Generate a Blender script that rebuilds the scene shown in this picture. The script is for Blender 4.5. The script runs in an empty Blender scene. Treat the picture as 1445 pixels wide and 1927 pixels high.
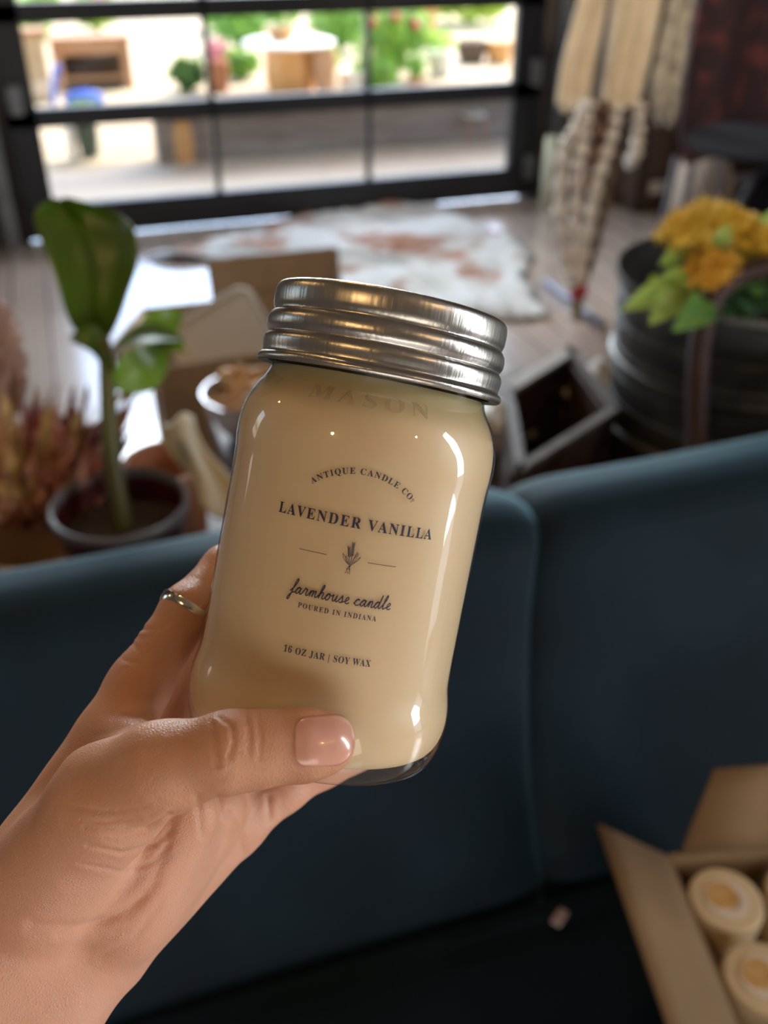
import bpy, bmesh, math, random
import numpy as np
from mathutils import Vector, Matrix

rnd = random.Random(7)
SC = bpy.context.scene
COL = SC.collection
PI = math.pi

# ------------------------------------------------------------------ camera
CAM_H = 1.40
PITCH, YAW, FPX = math.radians(33), math.radians(18), 1812.0
CX, CY = 722.5, 963.5
CAM = np.array([0.0, 0.0, CAM_H])
FW = np.array([math.sin(YAW)*math.cos(PITCH), math.cos(YAW)*math.cos(PITCH), -math.sin(PITCH)])
RT = np.array([math.cos(YAW), -math.sin(YAW), 0.0])
UP = np.cross(RT, FW)
cd = bpy.data.cameras.new('camera')
cam = bpy.data.objects.new('camera', cd); COL.objects.link(cam)
cam.matrix_world = Matrix(((RT[0], UP[0], -FW[0], CAM[0]), (RT[1], UP[1], -FW[1], CAM[1]),
                           (RT[2], UP[2], -FW[2], CAM[2]), (0, 0, 0, 1)))
cd.sensor_fit = 'VERTICAL'; cd.sensor_height = 36.0; cd.sensor_width = 27.0
cd.lens = FPX/1927*36.0
cd.clip_start = 0.02; cd.clip_end = 200
cd.dof.use_dof = True; cd.dof.focus_distance = 0.268
cd.dof.aperture_fstop = cd.lens/3.8
SC.camera = cam

# ------------------------------------------------------------------ light
SC.view_settings.view_transform = 'Standard'; SC.view_settings.look = 'None'
SC.view_settings.gamma = 1.0; SC.view_settings.use_curve_mapping = False
SC.view_settings.exposure = 0.0
W = bpy.data.worlds.new('sky'); SC.world = W; W.use_nodes = True
nt = W.node_tree; bg = nt.nodes['Background']
sky = nt.nodes.new('ShaderNodeTexSky'); sky.sky_type = 'NISHITA'; sky.sun_disc = False
sky.sun_elevation = math.radians(48); sky.sun_rotation = math.radians(56); sky.air_density = 1.0; sky.dust_density = 2.0
nt.links.new(sky.outputs[0], bg.inputs[0]); bg.inputs[1].default_value = 1.1

def lamp(name, kind, loc, target, energy, color, **kw):
    l = bpy.data.lights.new(name, kind); l.energy = energy; l.color = color
    for k, v in kw.items(): setattr(l, k, v)
    o = bpy.data.objects.new(name, l); COL.objects.link(o); o.location = loc
    d = Vector(target)-Vector(loc)
    o.rotation_euler = d.to_track_quat('-Z', 'Y').to_euler()
    return o
lamp('sun', 'SUN', (9, 9.5, 12), (0, 3.5, 0), 4.2, (1.0, 0.90, 0.74), angle=0.01)
# daylight that enters by the glass door of the right wall; fill lamp added behind the camera
lamp('glass_door_daylight', 'AREA', (2.66, -0.78, 1.42), (0, -0.78, 1.42), 65, (0.95, 0.98, 1.0), shape='RECTANGLE', size=0.46, size_y=1.92)
lamp('back_fill_lamp', 'AREA', (-0.7, -2.97, .75), (-0.7, 0.5, .75), 42, (1.0, 0.88, 0.74), shape='RECTANGLE', size=3.3, size_y=1.05)

lamp('glass_front_daylight', 'AREA', (1.1, 5.15, 2.0), (0.7, 1.0, 0.5), 240, (0.86, 0.94, 1.0), shape='RECTANGLE', size=2.2, size_y=1.1)

# ------------------------------------------------------------------ geometry helpers
def ray(px, py): return FW + RT*((px-CX)/FPX) - UP*((py-CY)/FPX)
def at_depth(px, py, d): return CAM + ray(px, py)*d
def on_z(px, py, z): r = ray(px, py); return CAM + r*((z-CAM[2])/r[2])
def on_y(px, py, y): r = ray(px, py); return CAM + r*(y/r[1])

class MB:
    def __init__(s): s.v = []; s.f = []
    def add(s, v, f):
        n = len(s.v); s.v += [tuple(map(float, p)) for p in v]; s.f += [tuple(i+n for i in q) for q in f]; return s
    def box(s, c, size, rz=0.0, M=None):
        x, y, z = size[0]/2, size[1]/2, size[2]/2
        vs = [(-x,-y,-z),(x,-y,-z),(x,y,-z),(-x,y,-z),(-x,-y,z),(x,-y,z),(x,y,z),(-x,y,z)]
        cr, sr = math.cos(rz), math.sin(rz)
        out = []
        for p in vs:
            if M is not None: q = M @ Vector(p); out.append((q.x+c[0], q.y+c[1], q.z+c[2]))
            else: out.append((p[0]*cr-p[1]*sr+c[0], p[0]*sr+p[1]*cr+c[1], p[2]+c[2]))
        return s.add(out, [(3,2,1,0),(4,5,6,7),(0,1,5,4),(1,2,6,5),(2,3,7,6),(3,0,4,7)])
    def tube(s, pts, rad, n=12, cap=True):
        P = [Vector(p) for p in pts]; m = len(P)
        if not hasattr(rad, '__len__'): rad = [rad]*m
        ref = None; vs = []; fs = []
        for i in range(m):
            t = (P[min(i+1, m-1)]-P[max(i-1, 0)]).normalized()
            if ref is None:
                ref = Vector((0,0,1)) if abs(t.z) < .9 else Vector((1,0,0))
            a = (ref - t*ref.dot(t)).normalized(); b = t.cross(a); ref = a
            for k in range(n):
                an = 2*PI*k/n; vs.append(P[i] + (a*math.cos(an)+b*math.sin(an))*rad[i])
        for i in range(m-1):
            for k in range(n):
                fs.append((i*n+k, i*n+(k+1)%n, (i+1)*n+(k+1)%n, (i+1)*n+k))
        if cap:
            fs.append(tuple(range(n))[::-1]); fs.append(tuple((m-1)*n+k for k in range(n)))
        return s.add(vs, fs)
    def lathe(s, prof, c=(0,0,0), n=48, M=None):
        vs = []; fs = []; m = len(prof)
        for r, z in prof:
            for k in range(n):
                a = 2*PI*k/n; p = Vector((r*math.cos(a), r*math.sin(a), z))
                if M is not None: p = M @ p
                vs.append((p.x+c[0], p.y+c[1], p.z+c[2]))
        for i in range(m-1):
            for k in range(n):
                fs.append((i*n+k, i*n+(k+1)%n, (i+1)*n+(k+1)%n, (i+1)*n+k))
        if prof[0][0] > 1e-6 and False: pass
        return s.add(vs, fs)
    def grid(s, fn, nu, nv):
        vs = [fn(i/(nu-1), j/(nv-1)) for j in range(nv) for i in range(nu)]
        return s.add(vs, [(j*nu+i, j*nu+i+1, (j+1)*nu+i+1, (j+1)*nu+i) for j in range(nv-1) for i in range(nu-1)])
    def prism(s, poly, z0, z1):
        n = len(poly)
        vs = [(p[0], p[1], z0) for p in poly]+[(p[0], p[1], z1) for p in poly]
        fs = [tuple(range(n))[::-1], tuple(range(n, 2*n))]+[(i, (i+1) % n, n+(i+1) % n, n+i) for i in range(n)]
        return s.add(vs, fs)
    def ball(s, c, r, nu=14, nv=8, sq=(1,1,1)):
        prof = [(max(1e-5, math.sin(PI*j/nv)), -math.cos(PI*j/nv)) for j in range(nv+1)]
        vs = []; fs = []
        for rr, z in prof:
            for k in range(nu):
                a = 2*PI*k/nu; vs.append((c[0]+r*sq[0]*rr*math.cos(a), c[1]+r*sq[1]*rr*math.sin(a), c[2]+r*sq[2]*z))
        for i in range(nv):
            for k in range(nu): fs.append((i*nu+k, i*nu+(k+1)%nu, (i+1)*nu+(k+1)%nu, (i+1)*nu+k))
        return s.add(vs, fs)

def link(name, mb, m, parent=None, bevel=0.0, solid=0.0, sub=0, local=False, sharp=38):
    me = bpy.data.meshes.new(name)
    v = mb.v
    if parent is not None and not local:
        top = parent
        while top.parent: top = top.parent
        inv = ROOTM[top.name]
        v = [tuple(inv @ Vector(p)) for p in v]
    me.from_pydata(v, [], mb.f); me.validate()
    bm = bmesh.new(); bm.from_mesh(me); bmesh.ops.remove_doubles(bm, verts=bm.verts, dist=1e-6)
    bmesh.ops.recalc_face_normals(bm, faces=bm.faces); bm.to_mesh(me); bm.free()
    me.shade_smooth(); me.set_sharp_from_angle(angle=math.radians(sharp))
    o = bpy.data.objects.new(name, me); COL.objects.link(o)
    if m is not None: me.materials.append(m)
    if parent is not None: o.parent = parent
    if solid:
        d = o.modifiers.new('thickness', 'SOLIDIFY'); d.thickness = solid; d.offset = 0
    if bevel:
        d = o.modifiers.new('bevel', 'BEVEL'); d.width = bevel; d.segments = 2; d.limit_method = 'ANGLE'
    if sub:
        d = o.modifiers.new('sub', 'SUBSURF'); d.levels = sub; d.render_levels = sub
    return o
ROOTM = {}
def tag(o, label, cat, group=None, kind=None):
    o['label'] = label; o['category'] = cat
    if group: o['group'] = group
    if kind: o['kind'] = kind
    return o
def thing(name, label, cat, loc, group=None, M=None):
    o = bpy.data.objects.new(name, None); COL.objects.link(o); o.empty_display_size = 0.03
    if M is None: M = Matrix.Translation(Vector(loc))
    o.matrix_world = M
    ROOTM[o.name] = M.inverted()
    return tag(o, label, cat, group)
def struct(name, mb, m, parent=None, **kw):
    o = link(name, mb, m, parent, **kw)
    if parent is None: o['kind'] = 'structure'
    return o
def copy_tree(o, parent=None):
    c = o.copy(); COL.objects.link(c); c.parent = parent
    for ch in list(o.children): copy_tree(ch, c)
    return c

# ------------------------------------------------------------------ materials
def mat(name, col, rough=0.6, metal=0.0, col2=None, scale=20, bump=0.0, bscale=None, detail=4, stretch=None, lo=0.35, hi=0.65, **kw):
    m = bpy.data.materials.new(name); m.use_nodes = True
    t = m.node_tree; p = t.nodes['Principled BSDF']
    p.inputs['Base Color'].default_value = (*col, 1); p.inputs['Roughness'].default_value = rough
    p.inputs['Metallic'].default_value = metal
    for k, v in kw.items(): p.inputs[k.replace('_', ' ')].default_value = v
    if col2 is not None or bump:
        tc = t.nodes.new('ShaderNodeTexCoord'); mp = t.nodes.new('ShaderNodeMapping')
        t.links.new(tc.outputs['Object'], mp.inputs[0])
        if stretch: mp.inputs['Scale'].default_value = stretch
        if col2 is not None:
            n = t.nodes.new('ShaderNodeTexNoise'); n.inputs['Scale'].default_value = scale; n.inputs['Detail'].default_value = detail
            t.links.new(mp.outputs[0], n.inputs['Vector'])
            r = t.nodes.new('ShaderNodeValToRGB'); r.color_ramp.elements[0].position = lo; r.color_ramp.elements[1].position = hi
            r.color_ramp.elements[0].color = (*col, 1); r.color_ramp.elements[1].color = (*col2, 1)
            t.links.new(n.outputs['Fac'], r.inputs[0]); t.links.new(r.outputs[0], p.inputs['Base Color'])
        if bump:
            n2 = t.nodes.new('ShaderNodeTexNoise'); n2.inputs['Scale'].default_value = bscale or scale*3; n2.inputs['Detail'].default_value = 5
            t.links.new(mp.outputs[0], n2.inputs['Vector'])
            b = t.nodes.new('ShaderNodeBump'); b.inputs['Strength'].default_value = bump; b.inputs['Distance'].default_value = 0.3/(bscale or scale*3)
            t.links.new(n2.outputs['Fac'], b.inputs['Height']); t.links.new(b.outputs[0], p.inputs['Normal'])
    return m

def plank_mat(name, c1, c2, gap, w, l, rough, axis='x', spec=0.5):
    m = bpy.data.materials.new(name); m.use_nodes = True; t = m.node_tree; p = t.nodes['Principled BSDF']
    tc = t.nodes.new('ShaderNodeTexCoord'); mp = t.nodes.new('ShaderNodeMapping')
    t.links.new(tc.outputs['Object'], mp.inputs[0])
    if axis == 'y': mp.inputs['Rotation'].default_value = (0, 0, PI/2)
    br = t.nodes.new('ShaderNodeTexBrick'); br.offset = 0.37
    br.inputs['Color1'].default_value = (*c1, 1); br.inputs['Color2'].default_value = (*c2, 1); br.inputs['Mortar'].default_value = (*gap, 1)
    br.inputs['Scale'].default_value = 1.0; br.inputs['Mortar Size'].default_value = 0.003
    br.inputs['Brick Width'].default_value = l; br.inputs['Row Height'].default_value = w
    t.links.new(mp.outputs[0], br.inputs['Vector'])
    n = t.nodes.new('ShaderNodeTexNoise'); n.inputs['Scale'].default_value = 9; n.inputs['Detail'].default_value = 6
    mp2 = t.nodes.new('ShaderNodeMapping'); mp2.inputs['Scale'].default_value = (1, 14, 1)
    t.links.new(mp.outputs[0], mp2.inputs[0]); t.links.new(mp2.outputs[0], n.inputs['Vector'])
    mx = t.nodes.new('ShaderNodeMix'); mx.data_type = 'RGBA'; mx.blend_type = 'MULTIPLY'; mx.inputs[0].default_value = 0.5
    t.links.new(br.outputs[0], mx.inputs[6]); t.links.new(n.outputs['Fac'], mx.inputs[7])
    gm = t.nodes.new('ShaderNodeHueSaturation'); gm.inputs['Value'].default_value = 1.35
    t.links.new(mx.outputs[2], gm.inputs['Color']); t.links.new(gm.outputs[0], p.inputs['Base Color'])
    p.inputs['Roughness'].default_value = rough; p.inputs['Specular IOR Level'].default_value = spec
    b = t.nodes.new('ShaderNodeBump'); b.inputs['Strength'].default_value = 0.15; b.inputs['Distance'].default_value = 0.004
    t.links.new(n.outputs['Fac'], b.inputs['Height']); t.links.new(b.outputs[0], p.inputs['Normal'])
    return m

def glass_mat(name, tint=(0.97, 0.985, 0.97), ior=1.5, rough=0.015, bump=0.0, bscale=60):
    m = bpy.data.materials.new(name); m.use_nodes = True; t = m.node_tree
    t.nodes.remove(t.nodes['Principled BSDF']); out = t.nodes['Material Output']
    tr = t.nodes.new('ShaderNodeBsdfTransparent'); tr.inputs[0].default_value = (*tint, 1)
    gl = t.nodes.new('ShaderNodeBsdfGlossy'); gl.inputs['Roughness'].default_value = rough
    fr = t.nodes.new('ShaderNodeFresnel'); ge = t.nodes.new('ShaderNodeNewGeometry'); mi = t.nodes.new('ShaderNodeMix')
    mi.inputs[2].default_value = ior; mi.inputs[3].default_value = 1/ior
    t.links.new(ge.outputs['Backfacing'], mi.inputs[0]); t.links.new(mi.outputs[0], fr.inputs[0])
    mx = t.nodes.new('ShaderNodeMixShader')
    t.links.new(fr.outputs[0], mx.inputs[0]); t.links.new(tr.outputs[0], mx.inputs[1]); t.links.new(gl.outputs[0], mx.inputs[2])
    t.links.new(mx.outputs[0], out.inputs[0])
    if bump:
        tc = t.nodes.new('ShaderNodeTexCoord'); n = t.nodes.new('ShaderNodeTexNoise'); n.inputs['Scale'].default_value = bscale; n.inputs['Detail'].default_value = 2
        b = t.nodes.new('ShaderNodeBump'); b.inputs['Strength'].default_value = bump; b.inputs['Distance'].default_value = 0.002
        t.links.new(tc.outputs['Object'], n.inputs['Vector']); t.links.new(n.outputs['Fac'], b.inputs['Height'])
        t.links.new(b.outputs[0], gl.inputs['Normal']); t.links.new(b.outputs[0], fr.inputs['Normal'])
    return m

M_black = mat('black_painted_steel', (0.012, 0.013, 0.018), 0.45)
M_track = mat('galvanised_track', (0.30, 0.32, 0.33), 0.5, 0.7, (0.2, 0.2, 0.22), 8)
M_wall = mat('dark_plaster', (0.075, 0.062, 0.055), 0.85, col2=(0.11, 0.09, 0.08), scale=3, bump=0.1)
M_wall_light = mat('warm_plaster', (0.10, 0.075, 0.06), 0.85, col2=(0.13, 0.10, 0.08), scale=3, bump=0.1)
M_ceil = mat('ceiling_wood', (0.16, 0.12, 0.09), 0.8, col2=(0.22, 0.17, 0.13), scale=4)
M_floor = plank_mat('floor_planks', (0.50, 0.40, 0.345), (0.41, 0.325, 0.28), (0.05, 0.035, 0.03), 0.14, 1.9, 0.24, 'y', 0.8)
_p = M_floor.node_tree.nodes['Principled BSDF']; _p.inputs['Coat Weight'].default_value = 1.0; _p.inputs['Coat Roughness'].default_value = 0.18; _p.inputs['Coat IOR'].default_value = 2.2
M_pane = glass_mat('window_glass', (0.97, 0.98, 0.98), 1.45, 0.0)
M_velvet = mat('teal_velvet', (0.0018, 0.0068, 0.0128), 0.7, col2=(0.0035, 0.0115, 0.020), scale=9, bump=0.12, bscale=900,
               Sheen_Weight=0.9, Sheen_Roughness=0.35, Sheen_Tint=(0.42, 0.74, 0.93, 1), Specular_IOR_Level=0.15)
M_card = mat('corrugated_cardboard', (0.28, 0.165, 0.08), 0.85, col2=(0.33, 0.20, 0.105), scale=6, bump=0.06, bscale=200)
M_card_pale = mat('light_cardboard', (0.42, 0.29, 0.18), 0.85, col2=(0.47, 0.33, 0.21), scale=6)
M_card_dark = mat('kraft_cardboard', (0.19, 0.11, 0.05), 0.85, col2=(0.23, 0.135, 0.065), scale=6, bump=0.06, bscale=200)
M_darkwood = mat('dark_stained_wood', (0.045, 0.026, 0.02), 0.5, col2=(0.09, 0.05, 0.035), scale=12, stretch=(1, 8, 8), bump=0.1)
M_greyedge = mat('worn_grey_wood', (0.20, 0.17, 0.15), 0.7, col2=(0.12, 0.10, 0.09), scale=20)
M_paleedge = mat('worn_pale_wood', (0.52, 0.48, 0.45), 0.6, col2=(0.38, 0.33, 0.3), scale=20)

# ------------------------------------------------------------------ room shell
DY = 4.795               # inner face of the wall with the glass door
XL, XR, YB, ZC = -2.6, 4.0, -2.9, 3.1
def slab(x0, x1, y0, y1, z0, z1): return MB().box(((x0+x1)/2, (y0+y1)/2, (z0+z1)/2), (x1-x0, y1-y0, z1-z0))
struct('floor', slab(XL-.1, XR+.1, YB-.1, DY+.16, -.12, 0), M_floor)
struct('ceiling', slab(XL-.1, XR+.1, YB-.1, DY+.16, ZC, ZC+.12), M_ceil)
DX0, DX1, DZ1 = -0.19, 2.38, 2.78     # door opening
w = slab(XL, DX0, DY, DY+.14, 0, ZC); w.box(((DX1+XR)/2, DY+.07, ZC/2), (XR-DX1, .14, ZC)); w.box(((DX0+DX1)/2, DY+.07, (DZ1+ZC)/2), (DX1-DX0, .14, ZC-DZ1))
struct('wall_front', w, M_wall)
# right wall with a tall window, back wall with an opening added for the fill lamp
def holed(axis, pos, th, a0, a1, h0, h1, b0, b1):
    m = MB()
    def bx(u0, u1, z0, z1):
        if axis == 'x': m.box((pos+th/2, (u0+u1)/2, (z0+z1)/2), (th, u1-u0, z1-z0))
        else: m.box(((u0+u1)/2, pos-th/2, (z0+z1)/2), (u1-u0, th, z1-z0))
    bx(a0, h0, 0, ZC); bx(h1, a1, 0, ZC); bx(h0, h1, 0, b0); bx(h0, h1, b1, ZC)
    return m
XI, YI = 2.5, 2.3      # the right wall steps in beside the viewer
struct('wall_right', holed('x', XI, .12, YB, YI, -1.04, -.52, .02, 2.4), M_wall_light)
w = slab(XI, XR+.1, YI-.12, YI, 0, ZC); w.box((XR+.05, (YI+DY)/2, ZC/2), (.1, DY-YI+.2, ZC))
struct('wall_right_alcove', w, M_wall)
struct('wall_back', holed('y', YB, .12, XL, XI+.12, -2.4, 1.0, .2, 1.3), M_wall_light)
def window(name, axis, pos, a0, a1, b0, b1):
    fr = MB(); t = .05
    for (u0, u1, z0, z1) in ((a0, a1, b0, b0+t), (a0, a1, b1-t, b1), (a0, a0+t, b0, b1), (a1-t, a1, b0, b1)):
        c = ((u0+u1)/2, (z0+z1)/2)
        fr.box((pos, c[0], c[1]) if axis == 'x' else (c[0], pos, c[1]), (.06, u1-u0, z1-z0) if axis == 'x' else (u1-u0, .06, z1-z0))
    return struct(name, fr, M_black)
struct('wall_left', holed('x', XL-.1, .1, YB, DY+.14, 2.3, 3.1, .85, 2.05), M_wall)
window('added_window_left', 'x', XL-.05, 2.3, 3.1, .85, 2.05)  # unseen window, added for light and a pale streak on the jar
window('door_2', 'x', XI+.06, -1.04, -.52, .02, 2.4)
window('added_window_back', 'y', YB-.06, -2.4, 1.0, .2, 1.3)  # invented frame around the fill lamp behind the camera

# glass sectional door
door = bpy.data.objects.new('door_1', None); COL.objects.link(door); door.location = (DX0, DY, 0); door['kind'] = 'structure'
ROOTM['door_1'] = Matrix.Translation(Vector((DX0, DY, 0))).inverted()
xs = [(-0.06, 0.703), (0.727, 1.473), (1.477, 2.238)]
rows = [(.158, .508), (.568, .925), (.985, 1.34), (1.40, 1.755), (1.815, 2.17), (2.23, 2.585)]
def rail(name, x0, x1, z0, z1, y0=DY-.03, y1=DY+.03): link(name, slab(x0, x1, y0, y1, z0, z1), M_black, door, bevel=.004)
rail('bottom_rail', DX0, DX1, .012, rows[0][0])
for i in range(5): rail('rail', DX0, DX1, rows[i][1]-.010, rows[i+1][0]+.010)
rail('top_rail', DX0, DX1, rows[5][1], DZ1)
rail('stile', DX0, xs[0][0], .158, 2.585); rail('stile', xs[2][1], DX1, .158, 2.585)
rail('muntin', xs[0][1], xs[1][0], .158, 2.585); rail('muntin', xs[1][1]-.008, xs[2][0]+.008, .158, 2.585)
for i, (z0, z1) in enumerate(rows):
    for j, (x0, x1) in enumerate(xs):
        link('pane', slab(x0-.01, x1+.01, DY-.003, DY+.003, z0-.01, z1+.01), M_pane, door)
for x in (DX0-.075, DX1+.09):
    link('track', slab(x-.03, x+.03, DY-.10, DY-.04, 0, 2.9), M_track, door, bevel=.004)
for (x, z) in ((DX1-.03, .62), (DX1-.03, .16), (DX0+.05, .62)):
    link('roller_bracket', slab(x-.03, x+.03, DY-.055, DY-.03, z-.06, z+.06), M_track, door, bevel=.006)

# ------------------------------------------------------------------ outside
M_patio = plank_mat('patio_boards', (0.72, 0.61, 0.48), (0.62, 0.52, 0.41), (0.3, 0.25, 0.2), 0.16, 2.4, 0.8, 'x', 0.3)
M_gravel = mat('pale_gravel', (0.60, 0.49, 0.33), 0.9, col2=(0.48, 0.37, 0.23), scale=7, bump=0.3, bscale=60)
M_lowwall = mat('weathered_boards', (0.20, 0.16, 0.14), 0.8, col2=(0.30, 0.25, 0.22), scale=5, stretch=(1, 1, 9))
GY = on_z(560, 290, -.05)[1]
M_lawn = mat('sunny_lawn', (0.20, 0.42, 0.05), 0.8, col2=(0.32, 0.55, 0.09), scale=6, bump=0.3, bscale=60)
struct('ground_lawn', slab(XI+.14, 12, -8, YI-.14, -.25, -.03), M_lawn)
struct('ground', slab(-30, 30, GY, 45, -.25, -.06), M_gravel)
struct('floor_patio', slab(-6, 9, DY+.14, GY, -.25, -.05), M_patio)
struct('roof_porch', slab(-6, 9, DY+.14, GY+1.7, 2.95, 3.05), M_ceil)
WX = on_y(292, 250, GY)[0]; WZ = on_y(560, 205, GY)[2]
wl = slab(WX, 6.6, GY-.02, GY+.16, -.05, WZ); wl.box(((WX+6.6)/2, GY+.07, WZ+.02), (6.62-WX, .28, .05))
tag(link('planter_wall', wl, M_lowwall, bevel=.008), 'long low weathered timber wall along the patio edge behind the glass door', 'wall', kind='structure')
def gz(px, py): return on_z(px, py, -.06)

def leaf_cloud(mb, c, r, n, size, rg):
    for _ in range(n):
        d = Vector((rg.gauss(0, 1), rg.gauss(0, 1), rg.gauss(0, 1))).normalized()
        k = rg.uniform(.55, 1.0)
        p = Vector((c[0]+d.x*r[0]*k, c[1]+d.y*r[1]*k, c[2]+d.z*r[2]*k))
        a = Vector((rg.gauss(0, 1), rg.gauss(0, 1), rg.gauss(0, 1))).normalized(); b = a.cross(d).normalized() if abs(a.dot(d)) < .98 else Vector((1, 0, 0))
        s = size*rg.uniform(.6, 1.3)
        u, v = a*s, b*s*.5
        mb.add([p-u, p+v, p+u, p-v], [(0, 1, 2, 3)])
M_leaf = [mat('leaf_green', (0.10, 0.30, 0.05), 0.5, col2=(0.22, 0.46, 0.08), scale=6),
          mat('leaf_lime', (0.36, 0.52, 0.05), 0.5, col2=(0.55, 0.65, 0.10), scale=6),
          mat('leaf_deep', (0.03, 0.11, 0.03), 0.5, col2=(0.07, 0.2, 0.05), scale=6)]
M_bark = mat('bark', (0.12, 0.08, 0.05), 0.9)
def shrub(px, py, h, wd, mi, label, name='garden_shrub', extra=None, n=420):
    b = gz(px, py); t = thing(name, label, 'shrub', (b[0], b[1], -.06))
    f = MB(); leaf_cloud(f, (b[0], b[1], -.06+h*.56), (wd/2, wd/2, h*.46), n, .05+.03*wd, rnd)
    link('foliage', f, M_leaf[mi], t)
    s = MB()
    for k in range(4):
        a = k*1.6; s.tube([(b[0], b[1], -.06), (b[0]+.1*wd*math.cos(a), b[1]+.1*wd*math.sin(a), h*.3), (b[0]+.3*wd*math.cos(a), b[1]+.3*wd*math.sin(a), h*.7)], [.018, .014, .006], 6)
    link('stem', s, M_bark, t)
    if extra:
        fl = MB()
        for _ in range(26):
            a = rnd.uniform(0, 6.28); k = rnd.uniform(.1, .5)
            fl.ball((b[0]+wd*k*math.cos(a), b[1]+wd*k*math.sin(a), -.06+h*rnd.uniform(.75, 1.03)), .035, 8, 5)
        link('blossoms', fl, extra, t)
    return t
M_red = mat('red_petals', (0.7, 0.05, 0.06), 0.5); M_pink = mat('pink_petals', (0.75, 0.30, 0.36), 0.5)
M_orange = mat('orange_glaze', (0.62, 0.30, 0.09), 0.5, col2=(0.7, 0.38, 0.14), scale=5)
M_sunwood = mat('honey_wood', (0.42, 0.22, 0.11), 0.7, col2=(0.52, 0.3, 0.16), scale=6, stretch=(1, 8, 8))
M_blue = mat('blue_tarp', (0.04, 0.14, 0.62), 0.5)
M_white = mat('white_paint', (0.8, 0.78, 0.72), 0.5)
M_terra = mat('terracotta', (0.42, 0.16, 0.07), 0.75, col2=(0.5, 0.21, 0.1), scale=14)
M_dgreen = mat('dark_green_glaze', (0.03, 0.07, 0.05), 0.35)

shrub(452, 100, .50, .62, 0, 'leafy green shrub left of the round garden table')
shrub(415, 60, .45, .5, 0, 'red-flowered shrub at the left end of the middle pane', extra=M_red)
shrub(640, 100, .55, .7, 0, 'green shrub right of the round garden table')
shrub(745, 150, .62, .75, 0, 'large bright green shrub with red flowers in the right-hand pane', extra=M_red)
shrub(880, 45, .6, 1.3, 1, 'yellow-green shrub at the far back of the right-hand pane', n=600)
shrub(665, 35, .5, .8, 1, 'yellow-green bush far behind the round garden table')
shrub(452, 150, .24, .36, 0, 'low green bush at the left foot of the round garden table')
shrub(600, 140, .26, .4, 1, 'low lime bush behind the right side of the round garden table')
shrub(704, 168, .24, .4, 0, 'low green bush at the left end of the right-hand pane')
shrub(92, 40, .5, .4, 1, 'yellow-green shrub at the top left corner of the glass door')
shrub(60, 110, .55, .5, 0, 'green shrub left of the tan stone pillar')
shrub(185, 60, .42, .6, 1, 'lime green bush topped with pink flowers above the wooden bench', extra=M_pink)
shrub(355, 172, .26, .3, 2, 'small dark green shrub on the sunlit gravel beside the door muntin')
shrub(535, 6, .55, 2.0, 0, 'wide green hedge section at the back of the garden', 'garden_hedge', n=700)
shrub(800, 0, .6, 2.0, 0, 'broad green hedge section behind the barrel planter', 'garden_hedge', n=700)

# round garden table with orange drum base
b = gz(548, 172); tb = thing('garden_table', 'round white-topped garden table with an orange drum base', 'table', (b[0], b[1], -.06))
link('base', MB().lathe([(0, -.06), (.19, -.06), (.215, .05), (.21, .24), (.18, .30), (0, .30)], (b[0], b[1], 0), 32), M_orange, tb)
link('tabletop', MB().lathe([(0, .30), (.36, .30), (.385, .308), (.385, .325), (.36, .335), (0, .335)], (b[0], b[1], 0), 40), M_white, tb)
pt = thing('flower_pot', 'orange pot with flowers standing on the round garden table', 'pot', (b[0]-.05, b[1]+.05, .336))
link('pot', MB().lathe([(0, .336), (.09, .336), (.13, .43), (.11, .43), (0, .42)], (b[0]-.05, b[1]+.05, 0), 24), M_orange, pt)
f = MB(); leaf_cloud(f, (b[0]-.05, b[1]+.05, .52), (.17, .17, .10), 160, .04, rnd); link('foliage', f, M_leaf[0], pt)
def garden_pot(name, px, py, r, h, m_, lab, leaf=None, cat='pot'):
    q = gz(px, py); t = thing(name, lab, cat, (q[0], q[1], -.06))
    link('body', MB().lathe([(0, -.06), (r*.75, -.06), (r, h*.6-.06), (r*.97, h-.06), (r*.84, h-.06), (0, h-.09)], (q[0], q[1], 0), 28), m_, t)
    if leaf is not None:
        f = MB(); leaf_cloud(f, (q[0], q[1], h+.02), (r*1.05, r*1.05, .09), 110, .035, rnd); link('foliage', f, leaf, t)
garden_pot('wicker_planter', 612, 178, .10, .34, M_sunwood, 'slim honey wood planter right of the round garden table', None, 'planter')
garden_pot('clay_pot', 662, 172, .11, .17, M_white, 'sunlit pale pot at the right end of the middle pane')
garden_pot('clay_pot', 412, 172, .10, .24, M_terra, 'clay pot with pink plant at the left end of the middle pane', M_pink)
garden_pot('garden_planter', 830, 142, .13, .20, M_white, 'sunlit cream half barrel in the right-hand pane', M_leaf[1], 'planter')
garden_pot('garden_planter', 886, 118, .15, .20, M_bark, 'dark round planter right of the cream half barrel', None, 'planter')
garden_pot('garden_planter', 938, 118, .14, .20, M_orange, 'pale orange pot near the right edge of the glass door', None, 'planter')
garden_pot('garden_planter', 806, 62, .11, .46, M_orange, 'tall peach coloured urn behind the cream half barrel', None, 'planter')
garden_pot('garden_planter', 782, 178, .08, .14, M_sunwood, 'small honey coloured pot left of the cream half barrel', M_leaf[0], 'planter')
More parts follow.
